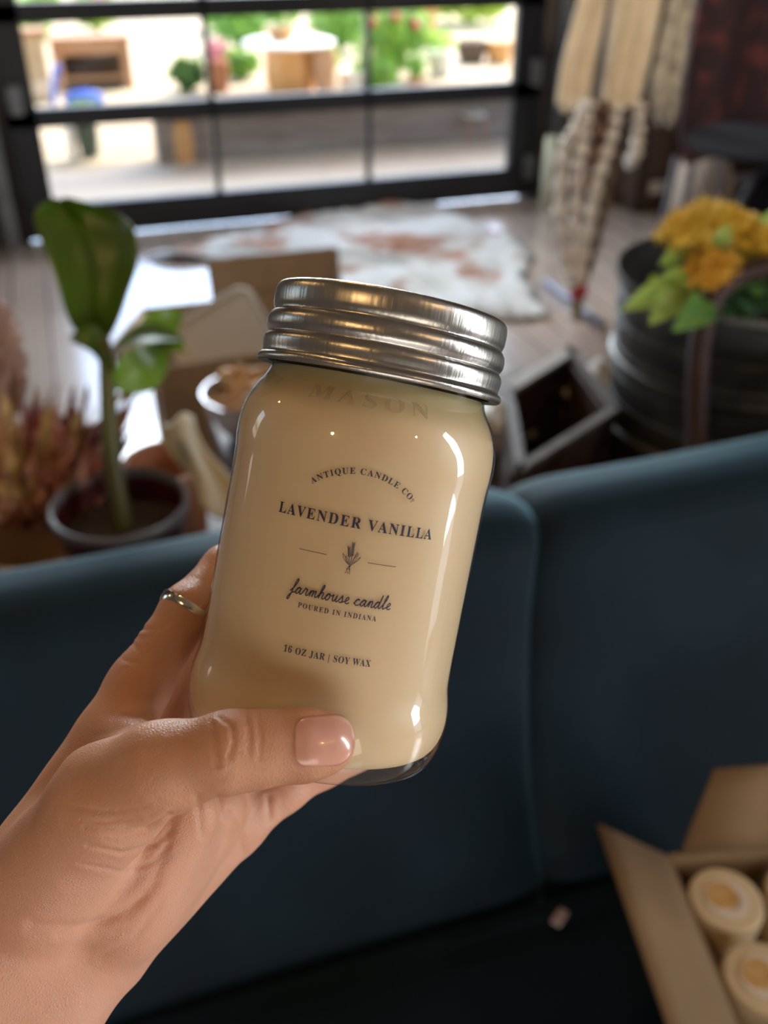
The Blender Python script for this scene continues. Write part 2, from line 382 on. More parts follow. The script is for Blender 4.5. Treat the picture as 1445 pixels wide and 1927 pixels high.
# left-hand pane: wooden potting bench, blue things, pillar
q = gz(180, 165); bn = thing('potting_bench', 'honey wood potting bench beyond the left-hand pane', 'bench', (q[0], q[1], -.06))
x0, y0 = q[0], q[1]
link('top', slab(x0-.33, x0+.33, y0-.16, y0+.16, .31, .35), M_sunwood, bn, bevel=.006)
for dx in (-.28, .28): link('leg', slab(x0+dx-.04, x0+dx+.04, y0-.14, y0+.14, -.06, .31), M_sunwood, bn, bevel=.006)
link('shelf', slab(x0-.24, x0+.24, y0-.13, y0+.13, .02, .05), M_sunwood, bn)
link('back_panel', slab(x0-.24, x0+.24, y0+.13, y0+.15, -.06, .31), M_bark, bn)
link('apron', slab(x0-.24, x0+.24, y0-.16, y0-.14, .22, .31), M_sunwood, bn)
q = gz(80, 190); t = thing('stone_pillar', 'sunlit tan stone pillar at the left edge of the glass door', 'pillar', (q[0], q[1], -.06))
link('shaft', slab(q[0]-.09, q[0]+.09, q[1]-.09, q[1]+.09, -.06, .42), mat('tan_stone', (.55, .40, .22), .8, col2=(.62, .48, .3), scale=8, bump=.2), t, bevel=.02)
link('cap', slab(q[0]-.12, q[0]+.12, q[1]-.12, q[1]+.12, .42, .47), M_sunwood, t, bevel=.01)
q = gz(101, 200); bl = MB().tube([(q[0], q[1], -.05), (q[0]+.03, q[1], .1), (q[0]+.08, q[1], .24)], [.022, .022, .03], 10)
tag(link('folded_parasol', bl, M_blue), 'blue folded parasol leaning beside the potting bench', 'parasol')
q = gz(160, 197); bl = MB().ball((q[0], q[1], -.02), .16, 18, 8, (1, .4, .45))
tag(link('tarp', bl, M_blue), 'blue tarp heaped in front of the potting bench', 'tarp')
for (px, py, w_, lab) in ((170, 292, .07, 'dark green pot with leaves at the patio edge in the lower left pane'), (140, 297, .035, 'narrow pale post beside the dark green pot')):
    q = on_z(px, py, -.05); t = thing('patio_pot' if w_ > .05 else 'patio_post', lab, 'pot' if w_ > .05 else 'post', (q[0], q[1], -.05))
    link('body', MB().lathe([(0, -.05), (w_*.8, -.05), (w_, .08), (w_, .20), (w_*.8, .20), (0, .16)], (q[0], q[1], 0), 20), M_dgreen if w_ > .05 else M_white, t)
    if w_ > .05:
        f = MB(); leaf_cloud(f, (q[0], q[1], .24), (.10, .08, .05), 60, .03, rnd); link('foliage', f, M_leaf[2], t)
q = on_z(345, 300, -.05); t = thing('clay_pot', 'narrow sunlit clay jug in front of the timber wall', 'pot', (q[0], q[1]-.1, -.05))
link('body', MB().lathe([(0, -.05), (.05, -.05), (.06, .05), (.055, .15), (.04, .20), (0, .20)], (q[0], q[1]-.1, 0), 20), M_orange, t)
q = on_z(890, 268, -.05); ch = (q[0], q[1]); t = thing('chair', 'white metal patio chair beyond the lower right pane', 'chair', (q[0], q[1], -.05))
for dx in (-.06, .06):
    for dy in (-.06, .06): link('leg', MB().tube([(ch[0]+dx, ch[1]+dy, -.05), (ch[0]+dx*.9, ch[1]+dy*.9, .12)], .007, 8), M_terra, t)
link('seat', MB().lathe([(0, .12), (.075, .12), (.08, .13), (.07, .136), (0, .13)], (ch[0], ch[1], 0), 24), M_white, t)
link('backrest', MB().grid(lambda u, v: (ch[0]+.075*math.cos(PI*(.15+.7*u)), ch[1]+.075*math.sin(PI*(.15+.7*u)), .134+.11*v*math.sin(PI*(.15+.7*u))), 14, 5), M_white, t, solid=.008)

# ------------------------------------------------------------------ things inside, far part
M_hide_w = None
def cowhide_mat():
    m = mat('cowhide', (0.43, 0.43, 0.43), 0.8, col2=(0.24, 0.11, 0.065), scale=2.6, bump=0.9, bscale=22, lo=.53, hi=.59, detail=3)
    return m
outline = [(275,492),(400,455),(520,425),(600,385),(700,372),(820,388),(900,430),(965,455),(1000,490),(985,530),(1030,600),(960,610),(880,600),(780,640),(640,640),(560,560),(470,470),(400,478)]
c0 = on_z(720, 500, 0)
pts = [on_z(x, y, 0) for x, y in outline]
# smooth + wavy outline
ol = []
for i in range(len(pts)):
    a, b = pts[i], pts[(i+1) % len(pts)]
    for k in range(8):
        p = a+(b-a)*k/8; s = 1+.02*math.sin(i*3.1+k*1.7)+rnd.uniform(-.01, .01)
        ol.append(c0+(p-c0)*s)
rg = MB(); NR = 16
vs = []; fs = []
for j in range(NR+1):
    for p in ol:
        q = c0+(p-c0)*(j/NR); vs.append((q[0], q[1], .006+.03*abs(math.sin(q[0]*9+q[1]*4)*math.cos(q[1]*7-q[0]*3))*(1 if 0 < j < NR else 0)+.016*rnd.random()))
n = len(ol)
for j in range(NR):
    for i in range(n): fs.append((j*n+i, j*n+(i+1) % n, (j+1)*n+(i+1) % n, (j+1)*n+i))
rg.add(vs, fs)
tag(link('cowhide_rug', rg, cowhide_mat(), solid=.008), 'white and brown patched cowhide rug on the plank floor', 'rug')

# open cardboard box behind the jar with a white tray in it
CBy0, CBy1 = 2.30, 2.72
p0 = on_y(300, 690, CBy0); cx0 = p0[0]; cx1 = on_y(640, 600, CBy1)[0]; ztop = p0[2]
bxr = thing('cardboard_box', 'open brown cardboard box with one flap standing up on the floor', 'box', (cx0, CBy0, 0))
wl = MB(); t = .006
wl.box(((cx0+cx1)/2, CBy0, ztop/2), (cx1-cx0, t, ztop)).box(((cx0+cx1)/2, CBy1, ztop/2), (cx1-cx0, t, ztop))
wl.box((cx0, (CBy0+CBy1)/2, ztop/2), (t, CBy1-CBy0, ztop)).box((cx1, (CBy0+CBy1)/2, ztop/2), (t, CBy1-CBy0, ztop)).box(((cx0+cx1)/2, (CBy0+CBy1)/2, .004), (cx1-cx0, CBy1-CBy0, t))
link('body', wl, M_card_pale, bxr)
fa, fb = on_y(388, 485, CBy1+.03), on_y(636, 470, CBy1+.03)
zf = (fa[2]+fb[2])/2
link('flap', MB().grid(lambda u, v: (fa[0]+(fb[0]-fa[0])*u, CBy1+.04*v, ztop+(zf-ztop)*v), 6, 4), M_card_pale, bxr, solid=.006)
link('flap', MB().grid(lambda u, v: (cx0-.10*v, CBy0+.01+(CBy1-CBy0-.02)*u, ztop-.10*v), 6, 4), M_card_pale, bxr, solid=.006)
M_tray = mat('white_enamel', (0.80, 0.77, 0.72), 0.35)
def tray(label):
    # rounded board leaning back, edge toward the door catches the light
    c = on_y(418, 640, 2.42)
    R = Matrix.Rotation(math.radians(-24), 4, 'Y') @ Matrix.Rotation(math.radians(52), 4, 'X')
    t = thing('tray', label, 'tray', c)
    def rr(wd, ht, r, n=8):
        out = []
        for (sx, sy, a0) in ((1, 1, 0), (-1, 1, 90), (-1, -1, 180), (1, -1, 270)):
            for k in range(n+1):
                a = math.radians(a0+90*k/n); out.append((sx*(wd/2-r)+r*math.cos(a), sy*(ht/2-r)+r*math.sin(a)))
        return out
    o1 = rr(.25, .19, .035)
    m = MB(); m.prism(o1, -.004, .004); m.v = [tuple(R @ Vector(p)+Vector(c)) for p in m.v]
    link('panel', m, M_tray, t)
    rim = MB(); P = [(x, y, .008) for x, y in o1]; P.append(P[0]); P.append(P[1])
    rim.tube(P, .009, 8); rim.v = [tuple(R @ Vector(p)+Vector(c)) for p in rim.v]
    link('rim', rim, M_white, t)
tray('white rounded enamel tray leaning inside the open cardboard box')

# low dark table carrying bowl, crate and basket; bench with the plants
def table(name, label, x0, x1, y0, y1, z, m_):
    t = thing(name, label, 'table', ((x0+x1)/2, (y0+y1)/2, 0))
    link('tabletop', slab(x0, x1, y0, y1, z-.04, z), m_, t, bevel=.006)
    for sx in (x0+.06, x1-.06):
        for sy in (y0+.06, y1-.06): link('leg', slab(sx-.03, sx+.03, sy-.03, sy+.03, 0, z-.04), m_, t)
    return t
TZ = .40
TBX = on_z(398, 800, TZ)[0]
table('low_table', 'low dark wooden table behind the sofa carrying crate and basket', TBX, 2.15, 1.06, 1.98, TZ, M_darkwood)
BZ = .50
table('plant_bench', 'dark wooden plant bench behind the left part of the sofa', -.75, TBX-.04, 1.0, 1.42, BZ, M_darkwood)

# wooden bowl with dried orange slices
bc = on_z(440, 752, TZ); bc = (bc[0]+.01, 1.84, TZ)
M_silver = mat('brushed_pewter', (0.55, 0.55, 0.58), 0.35, 0.6)
t = thing('bowl', 'pale grey bowl heaped with orange dried peel, left of the jar', 'bowl', bc)
link('body', MB().lathe([(0, 0), (.05, 0), (.055, .01), (.09, .06), (.105, .11), (.1, .11), (.085, .065), (.045, .02), (0, .02)], bc, 36), M_silver, t)
M_peel = mat('dried_peel', (0.62, 0.33, 0.12), 0.7, col2=(0.75, 0.5, 0.28), scale=40)
pe = MB()
for k in range(34):
    a = rnd.uniform(0, 6.28); rr = .085*math.sqrt(rnd.random()); cxp, cyp = bc[0]+rr*math.cos(a), bc[1]+rr*math.sin(a); zc = bc[2]+.085+.07*(1-rr/.09)*rnd.random()
    ax = rnd.uniform(0, 6.28); tl = rnd.uniform(-.8, .8); r0 = rnd.uniform(.018, .032)
    pe.tube([(cxp+r0*math.cos(ax+q*.5), cyp+r0*math.sin(ax+q*.5), zc+.012*tl*q) for q in range(8)], [.004]+[.008]*6+[.004], 6)
tag(link('dried_peel', pe, M_peel), 'curls of orange dried peel piled in the pale grey bowl', 'dried peel', kind='stuff')

# dark crate
CZ = .60
A, B, Cc, D = [on_z(x, y, CZ) for x, y in ((950, 724), (1072, 650), (1160, 768), (975, 884))]
ct = thing('crate', 'dark open wooden crate with worn pale rim between jar and basket', 'crate', ((A+B+Cc+D)/4*[1, 1, 0]+np.array([0, 0, TZ])))
def wallpiece(P, Q, inward, z0, z1, th):
    m = MB(); off = np.array([inward[0]*th, inward[1]*th, 0])
    vs = [P+[0, 0, z0-CZ], Q+[0, 0, z0-CZ], Q+off+[0, 0, z0-CZ], P+off+[0, 0, z0-CZ], P+[0, 0, z1-CZ], Q+[0, 0, z1-CZ], Q+off+[0, 0, z1-CZ], P+off+[0, 0, z1-CZ]]
    return m.add(vs, [(3,2,1,0),(4,5,6,7),(0,1,5,4),(1,2,6,5),(2,3,7,6),(3,0,4,7)])
cen = (A+B+Cc+D)/4
for P, Q, nm in ((A, B, 'back_panel'), (B, Cc, 'side_panel'), (Cc, D, 'front_panel'), (D, A, 'side_panel')):
    e = Q-P; nrm = np.array([-e[1], e[0], 0]); nrm /= np.linalg.norm(nrm)
    if np.dot(nrm, cen-P) < 0: nrm = -nrm
    link(nm, wallpiece(P, Q, nrm, TZ, CZ-.012, .018), M_darkwood, ct)
    link('rim_strip', wallpiece(P-nrm*.004, Q-nrm*.004, nrm, CZ-.0118, CZ, .030 if nm == 'back_panel' else .016), M_paleedge if nm == 'back_panel' else M_greyedge if nm == 'front_panel' else M_darkwood, ct)
bt = MB(); q = [cen+(p-cen)*.97 for p in (A, B, Cc, D)]
bt.prism([(p[0], p[1]) for p in q], TZ+.0005, TZ+.012); link('bottom', bt, M_darkwood, ct)
# contents of crate
M_paper = mat('crumpled_paper', (0.62, 0.58, 0.55), 0.8, bump=0.3, bscale=40)
def crumple(name, c, r, label, cat, m_, sq=(1, 1, .6)):
    mb = MB(); mb.ball(c, r, 22, 14, sq)
    out = []
    for p in mb.v:
        d = Vector(p)-Vector(c); k = 1+.22*math.sin(d.x/r*5+1)*math.sin(d.y/r*4)+.15*math.sin(d.z/r*7+d.x/r*3)
        out.append(tuple(Vector(c)+d*k))
    mb.v = out
    return tag(link(name, mb, m_), label, cat)
p = on_z(955, 800, .46); crumple('cloth_bundle', (p[0]-.03, p[1], TZ+.065), .07, 'white cloth bundle lying in the left corner of the dark crate', 'cloth', M_white, (1, 1, .7))
p = on_z(1104, 700, .52); crumple('paper_wad', (p[0]-.03, p[1]-.10, TZ+.135), .06, 'grey crumpled paper in the back corner of the dark crate', 'paper', M_paper, (1, 1, .85))
p = on_z(1040, 760, .46); crumple('log', (p[0], p[1], TZ+.05), .075, 'dark brown bark chunk in the middle of the dark crate', 'log', mat('dark_bark', (.05, .022, .012), .8, col2=(.12, .05, .025), scale=30, bump=.4), (1.6, .9, .5))

# ------------------------------------------------------------------ galvanised basket with yellow flowers
bd = at_depth(1425, 515, 1.72); BR = .245
bcx, bcy, bzt = bd[0], bd[1], bd[2]; bh = bzt-TZ
def galv():
    m = mat('galvanised_steel', (0.17, 0.165, 0.16), 0.5, 0.75, (0.09, 0.085, 0.083), 14, detail=6)
    t_ = m.node_tree; p_ = t_.nodes['Principled BSDF']
    tc = t_.nodes.new('ShaderNodeTexCoord'); sp = t_.nodes.new('ShaderNodeSeparateXYZ'); t_.links.new(tc.outputs['Object'], sp.inputs[0])
    at = t_.nodes.new('ShaderNodeMath'); at.operation = 'ARCTAN2'; t_.links.new(sp.outputs[1], at.inputs[0]); t_.links.new(sp.outputs[0], at.inputs[1])
    cb = t_.nodes.new('ShaderNodeCombineXYZ'); t_.links.new(at.outputs[0], cb.inputs[0]); t_.links.new(sp.outputs[2], cb.inputs[1])
    br = t_.nodes.new('ShaderNodeTexBrick'); br.inputs['Scale'].default_value = 1; br.inputs['Brick Width'].default_value = .22; br.inputs['Row Height'].default_value = .05
    br.inputs['Mortar Size'].default_value = .012; br.inputs['Mortar Smooth'].default_value = .3
    t_.links.new(cb.outputs[0], br.inputs['Vector'])
    b_ = t_.nodes.new('ShaderNodeBump'); b_.inputs['Strength'].default_value = .8; b_.inputs['Distance'].default_value = .006; b_.invert = True
    t_.links.new(br.outputs['Fac'], b_.inputs['Height']); t_.links.new(b_.outputs[0], p_.inputs['Normal'])
    return m
M_galv = galv()
bk = thing('metal_basket', 'large galvanised metal basket with brown handle holding yellow flowers', 'basket', (bcx, bcy, TZ))
link('body', MB().lathe([(0, TZ), (BR*.90, TZ), (BR*.91, TZ+.01), (BR*.985, bzt-.012), (BR*.97, bzt-.012), (BR*.89, TZ+.02), (0, TZ+.02)], (bcx, bcy, 0), 64), M_galv, bk)
link('rim', MB().lathe([(BR*.975, bzt-.02), (BR*1.005, bzt-.018), (BR*1.012, bzt-.006), (BR*1.0, bzt+.004), (BR*.975, bzt), (BR*.975, bzt-.02)], (bcx, bcy, 0), 64), M_galv, bk)
for k, fz in enumerate((.3, .62)):
    z = TZ+bh*fz; r = BR*(.90+.085*fz)
    link('hoop', MB().lathe([(r, z-.012), (r+.007, z-.008), (r+.007, z+.008), (r, z+.012)], (bcx, bcy, 0), 64), M_galv, bk)
M_handle = mat('oxblood_wood', (0.030, 0.010, 0.010), 0.6, col2=(0.05, 0.018, 0.015), scale=20)
vx = bcx-CAM[0]; vy = bcy-CAM[1]; vl = math.hypot(vx, vy); tov = (-vx/vl, -vy/vl)     # towards the viewer
side = (-tov[1], tov[0])
hp = []
h0 = on_y(1318, 660, bcy-.19)
pts = [(1312, 720), (1316, 660), (1325, 600), (1345, 555), (1385, 518), (1440, 503), (1500, 512), (1545, 550), (1565, 610), (1570, 680), (1572, 720)]
dfront = 1.50
hp = [at_depth(x, y, dfront+.0) for x, y in pts]
lowl = [at_depth(1312-.016*(y-720), y, 1.50) for y in (800, 860, 930)]
lowr = [at_depth(1572, y, 1.50) for y in (800, 860, 930)]
link("handle", MB().tube(lowl[::-1]+hp+lowr, .0175, 14), M_handle, bk)

# flowers in the basket
M_yel = mat('golden_florets', (0.72, 0.44, 0.03), 0.6, col2=(0.80, 0.58, 0.08), scale=60)
M_org = mat('amber_florets', (0.66, 0.33, 0.02), 0.6, col2=(0.76, 0.46, 0.05), scale=60)
M_lime = mat('lime_leaf', (0.30, 0.42, 0.09), 0.5, col2=(0.40, 0.52, 0.16), scale=30)
M_mid = mat('mid_green_leaf', (0.10, 0.27, 0.07), 0.5, col2=(0.18, 0.36, 0.1), scale=30)
M_dk = mat('dark_green_leaf', (0.02, 0.07, 0.03), 0.5, col2=(0.04, 0.12, 0.05), scale=30)
def flower_head(c, r, m_, parent, n=22):
    mb = MB(); g_ = .38*r
    for i in range(n):
        f_ = (i+.5)/n; ph = i*2.399963; rr = r*.86*math.sqrt(f_)
        p0 = Vector(c)+Vector((rr*math.cos(ph)+rnd.uniform(-.06, .06)*r, rr*math.sin(ph)+rnd.uniform(-.06, .06)*r, r*.42*(1-f_)+rnd.uniform(-.08, .08)*r))
        mb.ball(p0, g_*.34, 8, 5)
        for _ in range(22):
            d = Vector((rnd.gauss(0, 1), rnd.gauss(0, 1), rnd.gauss(.25, 1))).normalized()
            p = p0+d*g_*.25; q = p0+d*g_*rnd.uniform(.6, 1.0); s_ = g_*.085
            a = d.orthogonal().normalized()*s_; b = d.cross(a).normalized()*s_
            mb.add([p+a, p+b, p-a, p-b, q+a, q+b, q-a, q-b, q+d*s_], [(0,1,5,4),(1,2,6,5),(2,3,7,6),(3,0,4,7),(4,5,8),(5,6,8),(6,7,8),(7,4,8)])
    return link('flower_head', mb, m_, parent)
def leaf_mesh(base, tip, width, bend=0.0, nrm=(0, 0, 1), n=12, power=.8, fold=.15, ruffle=0.0):
    base = Vector(base); tip = Vector(tip); ax = tip-base; L = ax.length; ax.normalize()
    nv = Vector(nrm); nv = (nv-ax*nv.dot(ax)).normalized(); sd = ax.cross(nv)
    def fn(u, v):
        w_ = width*(math.sin(PI*min(1, max(0, v))**power)**.9)*.5 if 0 < v < 1 else .0005
        x = (u-.5)*2
        return tuple(base+ax*(L*v)+sd*(w_*x)+nv*(bend*math.sin(PI*v)+fold*w_*abs(x)+ruffle*x*math.sin(v*17+base.x*90)))
    return MB().grid(fn, 7, n)
fl = thing('flower_bunch', 'bunch of golden yellow flowers with lime leaves in the metal basket', 'flowers', (bcx, bcy, TZ+.022))
dl = 1.62
for (x, y, r, m_, d) in ((1335, 445, .082, M_yel, 1.60), (1288, 445, .052, M_yel, 1.56), (1330, 415, .045, M_yel, 1.57), (1375, 425, .045, M_yel, 1.58), (1345, 510, .052, M_org, 1.52), (1395, 440, .05, M_yel, 1.62), (1450, 470, .055, M_yel, 1.55), (1330, 530, .035, M_org, 1.50), (1420, 500, .035, M_org, 1.60)):
    c = at_depth(x, y, d); flower_head(c, r, m_, fl)
    root = (bcx+(c[0]-bcx)*.3, bcy+(c[1]-bcy)*.3, TZ+.03)
    link('stem', MB().tube([root, ((root[0]+c[0])/2, (root[1]+c[1])/2, bzt-.05), c], .004, 6), M_mid, fl)
def pleaf(px0, py0, px1, py1, d0, d1, wd, m_, bend=.01):
    a, b_ = at_depth(px0, py0, d0), at_depth(px1, py1, d1)
    link('leaf', leaf_mesh(a, b_, wd, bend, tuple(-FW+np.array([0, 0, .6]))), m_, fl)
for args in ((1300, 540, 1168, 585, 1.54, 1.50, .05, M_lime), (1290, 545, 1222, 612, 1.52, 1.48, .05, M_lime), (1305, 520, 1235, 545, 1.55, 1.53, .045, M_lime),
             (1290, 480, 1240, 500, 1.56, 1.54, .03, M_lime), (1345, 575, 1265, 625, 1.50, 1.46, .05, M_mid), (1330, 560, 1300, 600, 1.50, 1.47, .045, M_mid),
             (1350, 470, 1372, 420, 1.52, 1.50, .03, M_lime), (1400, 500, 1350, 560, 1.56, 1.52, .05, M_mid), (1440, 440, 1452, 395, 1.6, 1.58, .05, M_lime),
             (1420, 530, 1360, 590, 1.6, 1.56, .07, M_dk), (1430, 540, 1470, 600, 1.6, 1.56, .08, M_dk), (1410, 545, 1430, 600, 1.58, 1.55, .08, M_dk),
             (1380, 470, 1430, 530, 1.58, 1.55, .06, M_mid), (1250, 520, 1215, 560, 1.58, 1.55, .03, M_lime), (1400, 570, 1445, 560, 1.58, 1.56, .05, M_mid)):
    pleaf(*args)

# ------------------------------------------------------------------ plants on the bench (left)
M_pot = mat('black_plastic', (0.012, 0.011, 0.014), 0.35)
M_potred = mat('oxblood_plastic', (0.06, 0.008, 0.012), 0.4)
M_soil = mat('potting_soil', (0.022, 0.014, 0.009), 0.95, col2=(0.05, 0.032, 0.02), scale=60, bump=0.6, bscale=150)
M_greyrim = mat('grey_plastic', (0.16, 0.16, 0.19), 0.4)
pc = at_depth(223, 943, 1.27); PR = .089; pz = pc[2]
pp = thing('potted_plant', 'broad-leaved green plant in a black round pot behind the sofa', 'plant', (pc[0], pc[1], BZ))
link('pot', MB().lathe([(0, BZ), (PR*.72, BZ), (PR*.95, pz-.012), (PR*.98, pz-.012), (PR*.93, pz-.013), (PR*.70, BZ+.01), (0, BZ+.01)], (pc[0], pc[1], 0), 48), M_potred, pp)
link('rim', MB().lathe([(PR*.94, pz-.014), (PR*1.02, pz-.014), (PR*1.03, pz-.004), (PR*1.0, pz), (PR*.95, pz-.002), (PR*.94, pz-.014)], (pc[0], pc[1], 0), 48), M_greyrim, pp)
link('soil', MB().lathe([(0, pz-.035), (PR*.5, pz-.038), (PR*.9, pz-.044)], (pc[0], pc[1], 0), 40), M_soil, pp)
M_stem = mat('olive_stem', (0.075, 0.085, 0.015), 0.5, col2=(0.09, 0.06, 0.02), scale=8)
M_bigleaf = mat('banana_leaf', (0.055, 0.09, 0.012), 0.32, col2=(0.085, 0.16, 0.012), scale=5, Subsurface_Weight=0.0)
# translucent leaf
def transl(m_, amt, col):
    t_ = m_.node_tree; p_ = t_.nodes['Principled BSDF']; o_ = t_.nodes['Material Output']
    tr = t_.nodes.new('ShaderNodeBsdfTranslucent'); tr.inputs[0].default_value = (*col, 1); mx = t_.nodes.new('ShaderNodeMixShader'); mx.inputs[0].default_value = amt
    t_.links.new(p_.outputs[0], mx.inputs[1]); t_.links.new(tr.outputs[0], mx.inputs[2]); t_.links.new(mx.outputs[0], o_.inputs[0])
transl(M_bigleaf, .22, (0.25, 0.42, 0.02))
for m_ in (M_lime, M_mid): transl(m_, .3, (0.4, 0.6, 0.1))
for m_ in M_leaf: transl(m_, .35, (0.45, 0.65, 0.1))
s0 = np.array([pc[0], pc[1]-.005, pz-.045])
stem_pts = [s0]+[at_depth(x, y, 1.27) for x, y in ((212, 880), (205, 790), (202, 700), (195, 630))]
link('stem', MB().tube(stem_pts, [.0135, .0125, .0115, .0105, .007], 14), M_stem, pp)
def outline_leaf(rowsL, depth, bulge, m_, parent, curl=0.0):
    # rows of (left px, right px, py, depth offset): a curved blade with its own thickness
    n = 15; nv = len(rowsL)*4
    arr = np.array(rowsL, float)
    def interp(v):
        x = v*(len(arr)-1); i = min(int(x), len(arr)-2); f = x-i
        p = [arr[max(i-1, 0)], arr[i], arr[i+1], arr[min(i+2, len(arr)-1)]]
        return .5*((2*p[1])+(-p[0]+p[2])*f+(2*p[0]-5*p[1]+4*p[2]-p[3])*f*f+(-p[0]+3*p[1]-3*p[2]+p[3])*f**3)
    def fn(u, v):
        l, r, y, dz = interp(v)
        k = (u-.5)*2
        d = depth+dz-bulge*(1-k*k)-.006*max(0, 1-abs(k)*6)*-1+curl*k
        return tuple(at_depth(l+(r-l)*u, y, d))
    return link('leaf', MB().grid(fn, n, nv), m_, parent, solid=.0012)
outline_leaf([(100, 130, 372, .05), (70, 200, 392, .045), (65, 245, 420, .035), (80, 259, 460, .02), (97, 258, 500, .01), (112, 243, 545, 0), (125, 228, 590, -.005), (145, 212, 625, -.002), (185, 200, 645, 0)], 1.27, -.035, M_bigleaf, pp)
outline_leaf([(128, 134, 640, -.01), (150, 165, 650, -.005), (175, 192, 665, 0), (192, 205, 690, 0)], 1.26, .004, M_bigleaf, pp)
def pl2(x0, y0, x1, y1, d0, d1, wd, nrm, bend=.012):
    link('leaf', leaf_mesh(at_depth(x0, y0, d0), at_depth(x1, y1, d1), wd, bend, nrm, 16), M_bigleaf, pp)
pl2(205, 660, 350, 640, 1.27, 1.22, .055, (0.1, -.3, 1), .015)
pl2(212, 730, 318, 650, 1.27, 1.30, .060, (0.4, -.7, .4), .02)
pl2(262, 640, 345, 585, 1.30, 1.32, .045, (0.2, -.8, .5), .01)
pl2(200, 650, 130, 632, 1.27, 1.25, .035, (-.1, -.6, .8), .01)
pl2(290, 645, 352, 660, 1.24, 1.22, .035, (0, -.6, .8), .006)

# pink and rust ruffled plant at far left
M_cel = [mat('rust_pink_bract', (0.36, 0.12, 0.09), 0.6, col2=(0.55, 0.30, 0.20), scale=18),
         mat('ochre_bract', (0.42, 0.24, 0.06), 0.6, col2=(0.5, 0.34, 0.16), scale=18),
         mat('maroon_bract', (0.12, 0.02, 0.025), 0.6, col2=(0.26, 0.06, 0.06), scale=18)]
cc = on_z(70, 1020, .62); cb = at_depth(60, 1010, 1.32)
cl = thing('croton_plant', 'ruffled pink, rust and ochre leafed plant in a tan pot at the left edge', 'plant', (cb[0], cb[1], BZ))
link('pot', MB().lathe([(0, BZ), (.05, BZ), (.075, cb[2]-.02), (.08, cb[2]), (.07, cb[2]), (.045, BZ+.01), (0, BZ+.01)], (cb[0], cb[1], 0), 36), mat('tan_ceramic', (.42, .27, .17), .5), cl)
for k in range(110):
    px = rnd.uniform(-45, 265); top = 705+abs(px-130)*.18+rnd.uniform(0, 190)
    d = rnd.uniform(1.30, 1.46)
    tip = at_depth(px, top, d)
    bs = at_depth(70+(px-70)*.25+rnd.uniform(-15, 15), 960+rnd.uniform(-20, 40), 1.34)
    link('leaf', leaf_mesh(bs, tip, rnd.uniform(.018, .036), rnd.uniform(-.02, .03), (rnd.uniform(-.5, .5), -1, rnd.uniform(.1, .8)), 14, power=.55, fold=.5, ruffle=.007), M_cel[rnd.choice((0, 0, 1, 2, 2))], cl)
# dried feathery plume behind at left edge
pm = MB()
pb = at_depth(10, 900, 1.46)
for k in range(150):
    x = rnd.uniform(-40, 50); y = rnd.uniform(540, 720)
    hgt = 1-(y-540)/180
    x = -40+ (88*math.sqrt(max(0.02, 1-hgt**2)))*rnd.random()+rnd.uniform(0, 4)
    t_ = at_depth(x, y, 1.46+rnd.uniform(-.03, .03)); q = at_depth(x*.6, y+70, 1.46)
    pm.tube([q, (np.array(q)+t_)/2+rnd.uniform(-.004, .004), t_], [.005, .008, .006], 6)
pl = thing('celosia_plume', 'dusty pink ruffled plume standing at the left picture edge', 'flower', (pb[0], pb[1], BZ))
link('plume', pm, mat('dusty_pink', (0.34, 0.2, 0.17), 0.8, col2=(0.45, 0.3, 0.26), scale=20), pl)
link('stalk', MB().tube([(pb[0], pb[1], BZ+.001), tuple(at_depth(0, 760, 1.46)), tuple(at_depth(-5, 660, 1.46))], [.008, .007, .006], 10), M_cel[2], pl)

# terracotta pot with cream cloth
tc_ = at_depth(318, 905, 1.42); TR = .058
t = thing('terracotta_pot', 'terracotta pot wrapped in cream cloth beside the broad-leaved plant', 'pot', (tc_[0], tc_[1], BZ))
tz = tc_[2]+.035
link('body', MB().lathe([(0, BZ), (TR*.75, BZ), (TR*.95, tz-.03), (TR*1.08, tz-.03), (TR*1.1, tz), (TR*.95, tz), (TR*.7, BZ+.015), (0, BZ+.015)], (tc_[0], tc_[1], 0), 40), M_terra, t)
M_cream = mat('cream_cotton', (0.66, 0.60, 0.48), 0.85, col2=(0.58, 0.52, 0.40), scale=25, bump=0.2, bscale=300)
def cloth_fn(u, v):
    px = 300+u*125; py = 780+v*190+45*math.sin(u*2.6+.4)*u
    l = 318-v*30+u*0
    x = 305+70*v+ (60+28*v)*u-10*math.sin(v*6)
    y = 795+165*v**1.1+(-14+34*v)*u+8*math.sin(u*7+v*5)
    return tuple(at_depth(x, y, 1.35-.07*v+.008*math.sin(u*8+v*3)))
link('cloth', MB().grid(cloth_fn, 16, 20), M_cream, t, solid=.003)

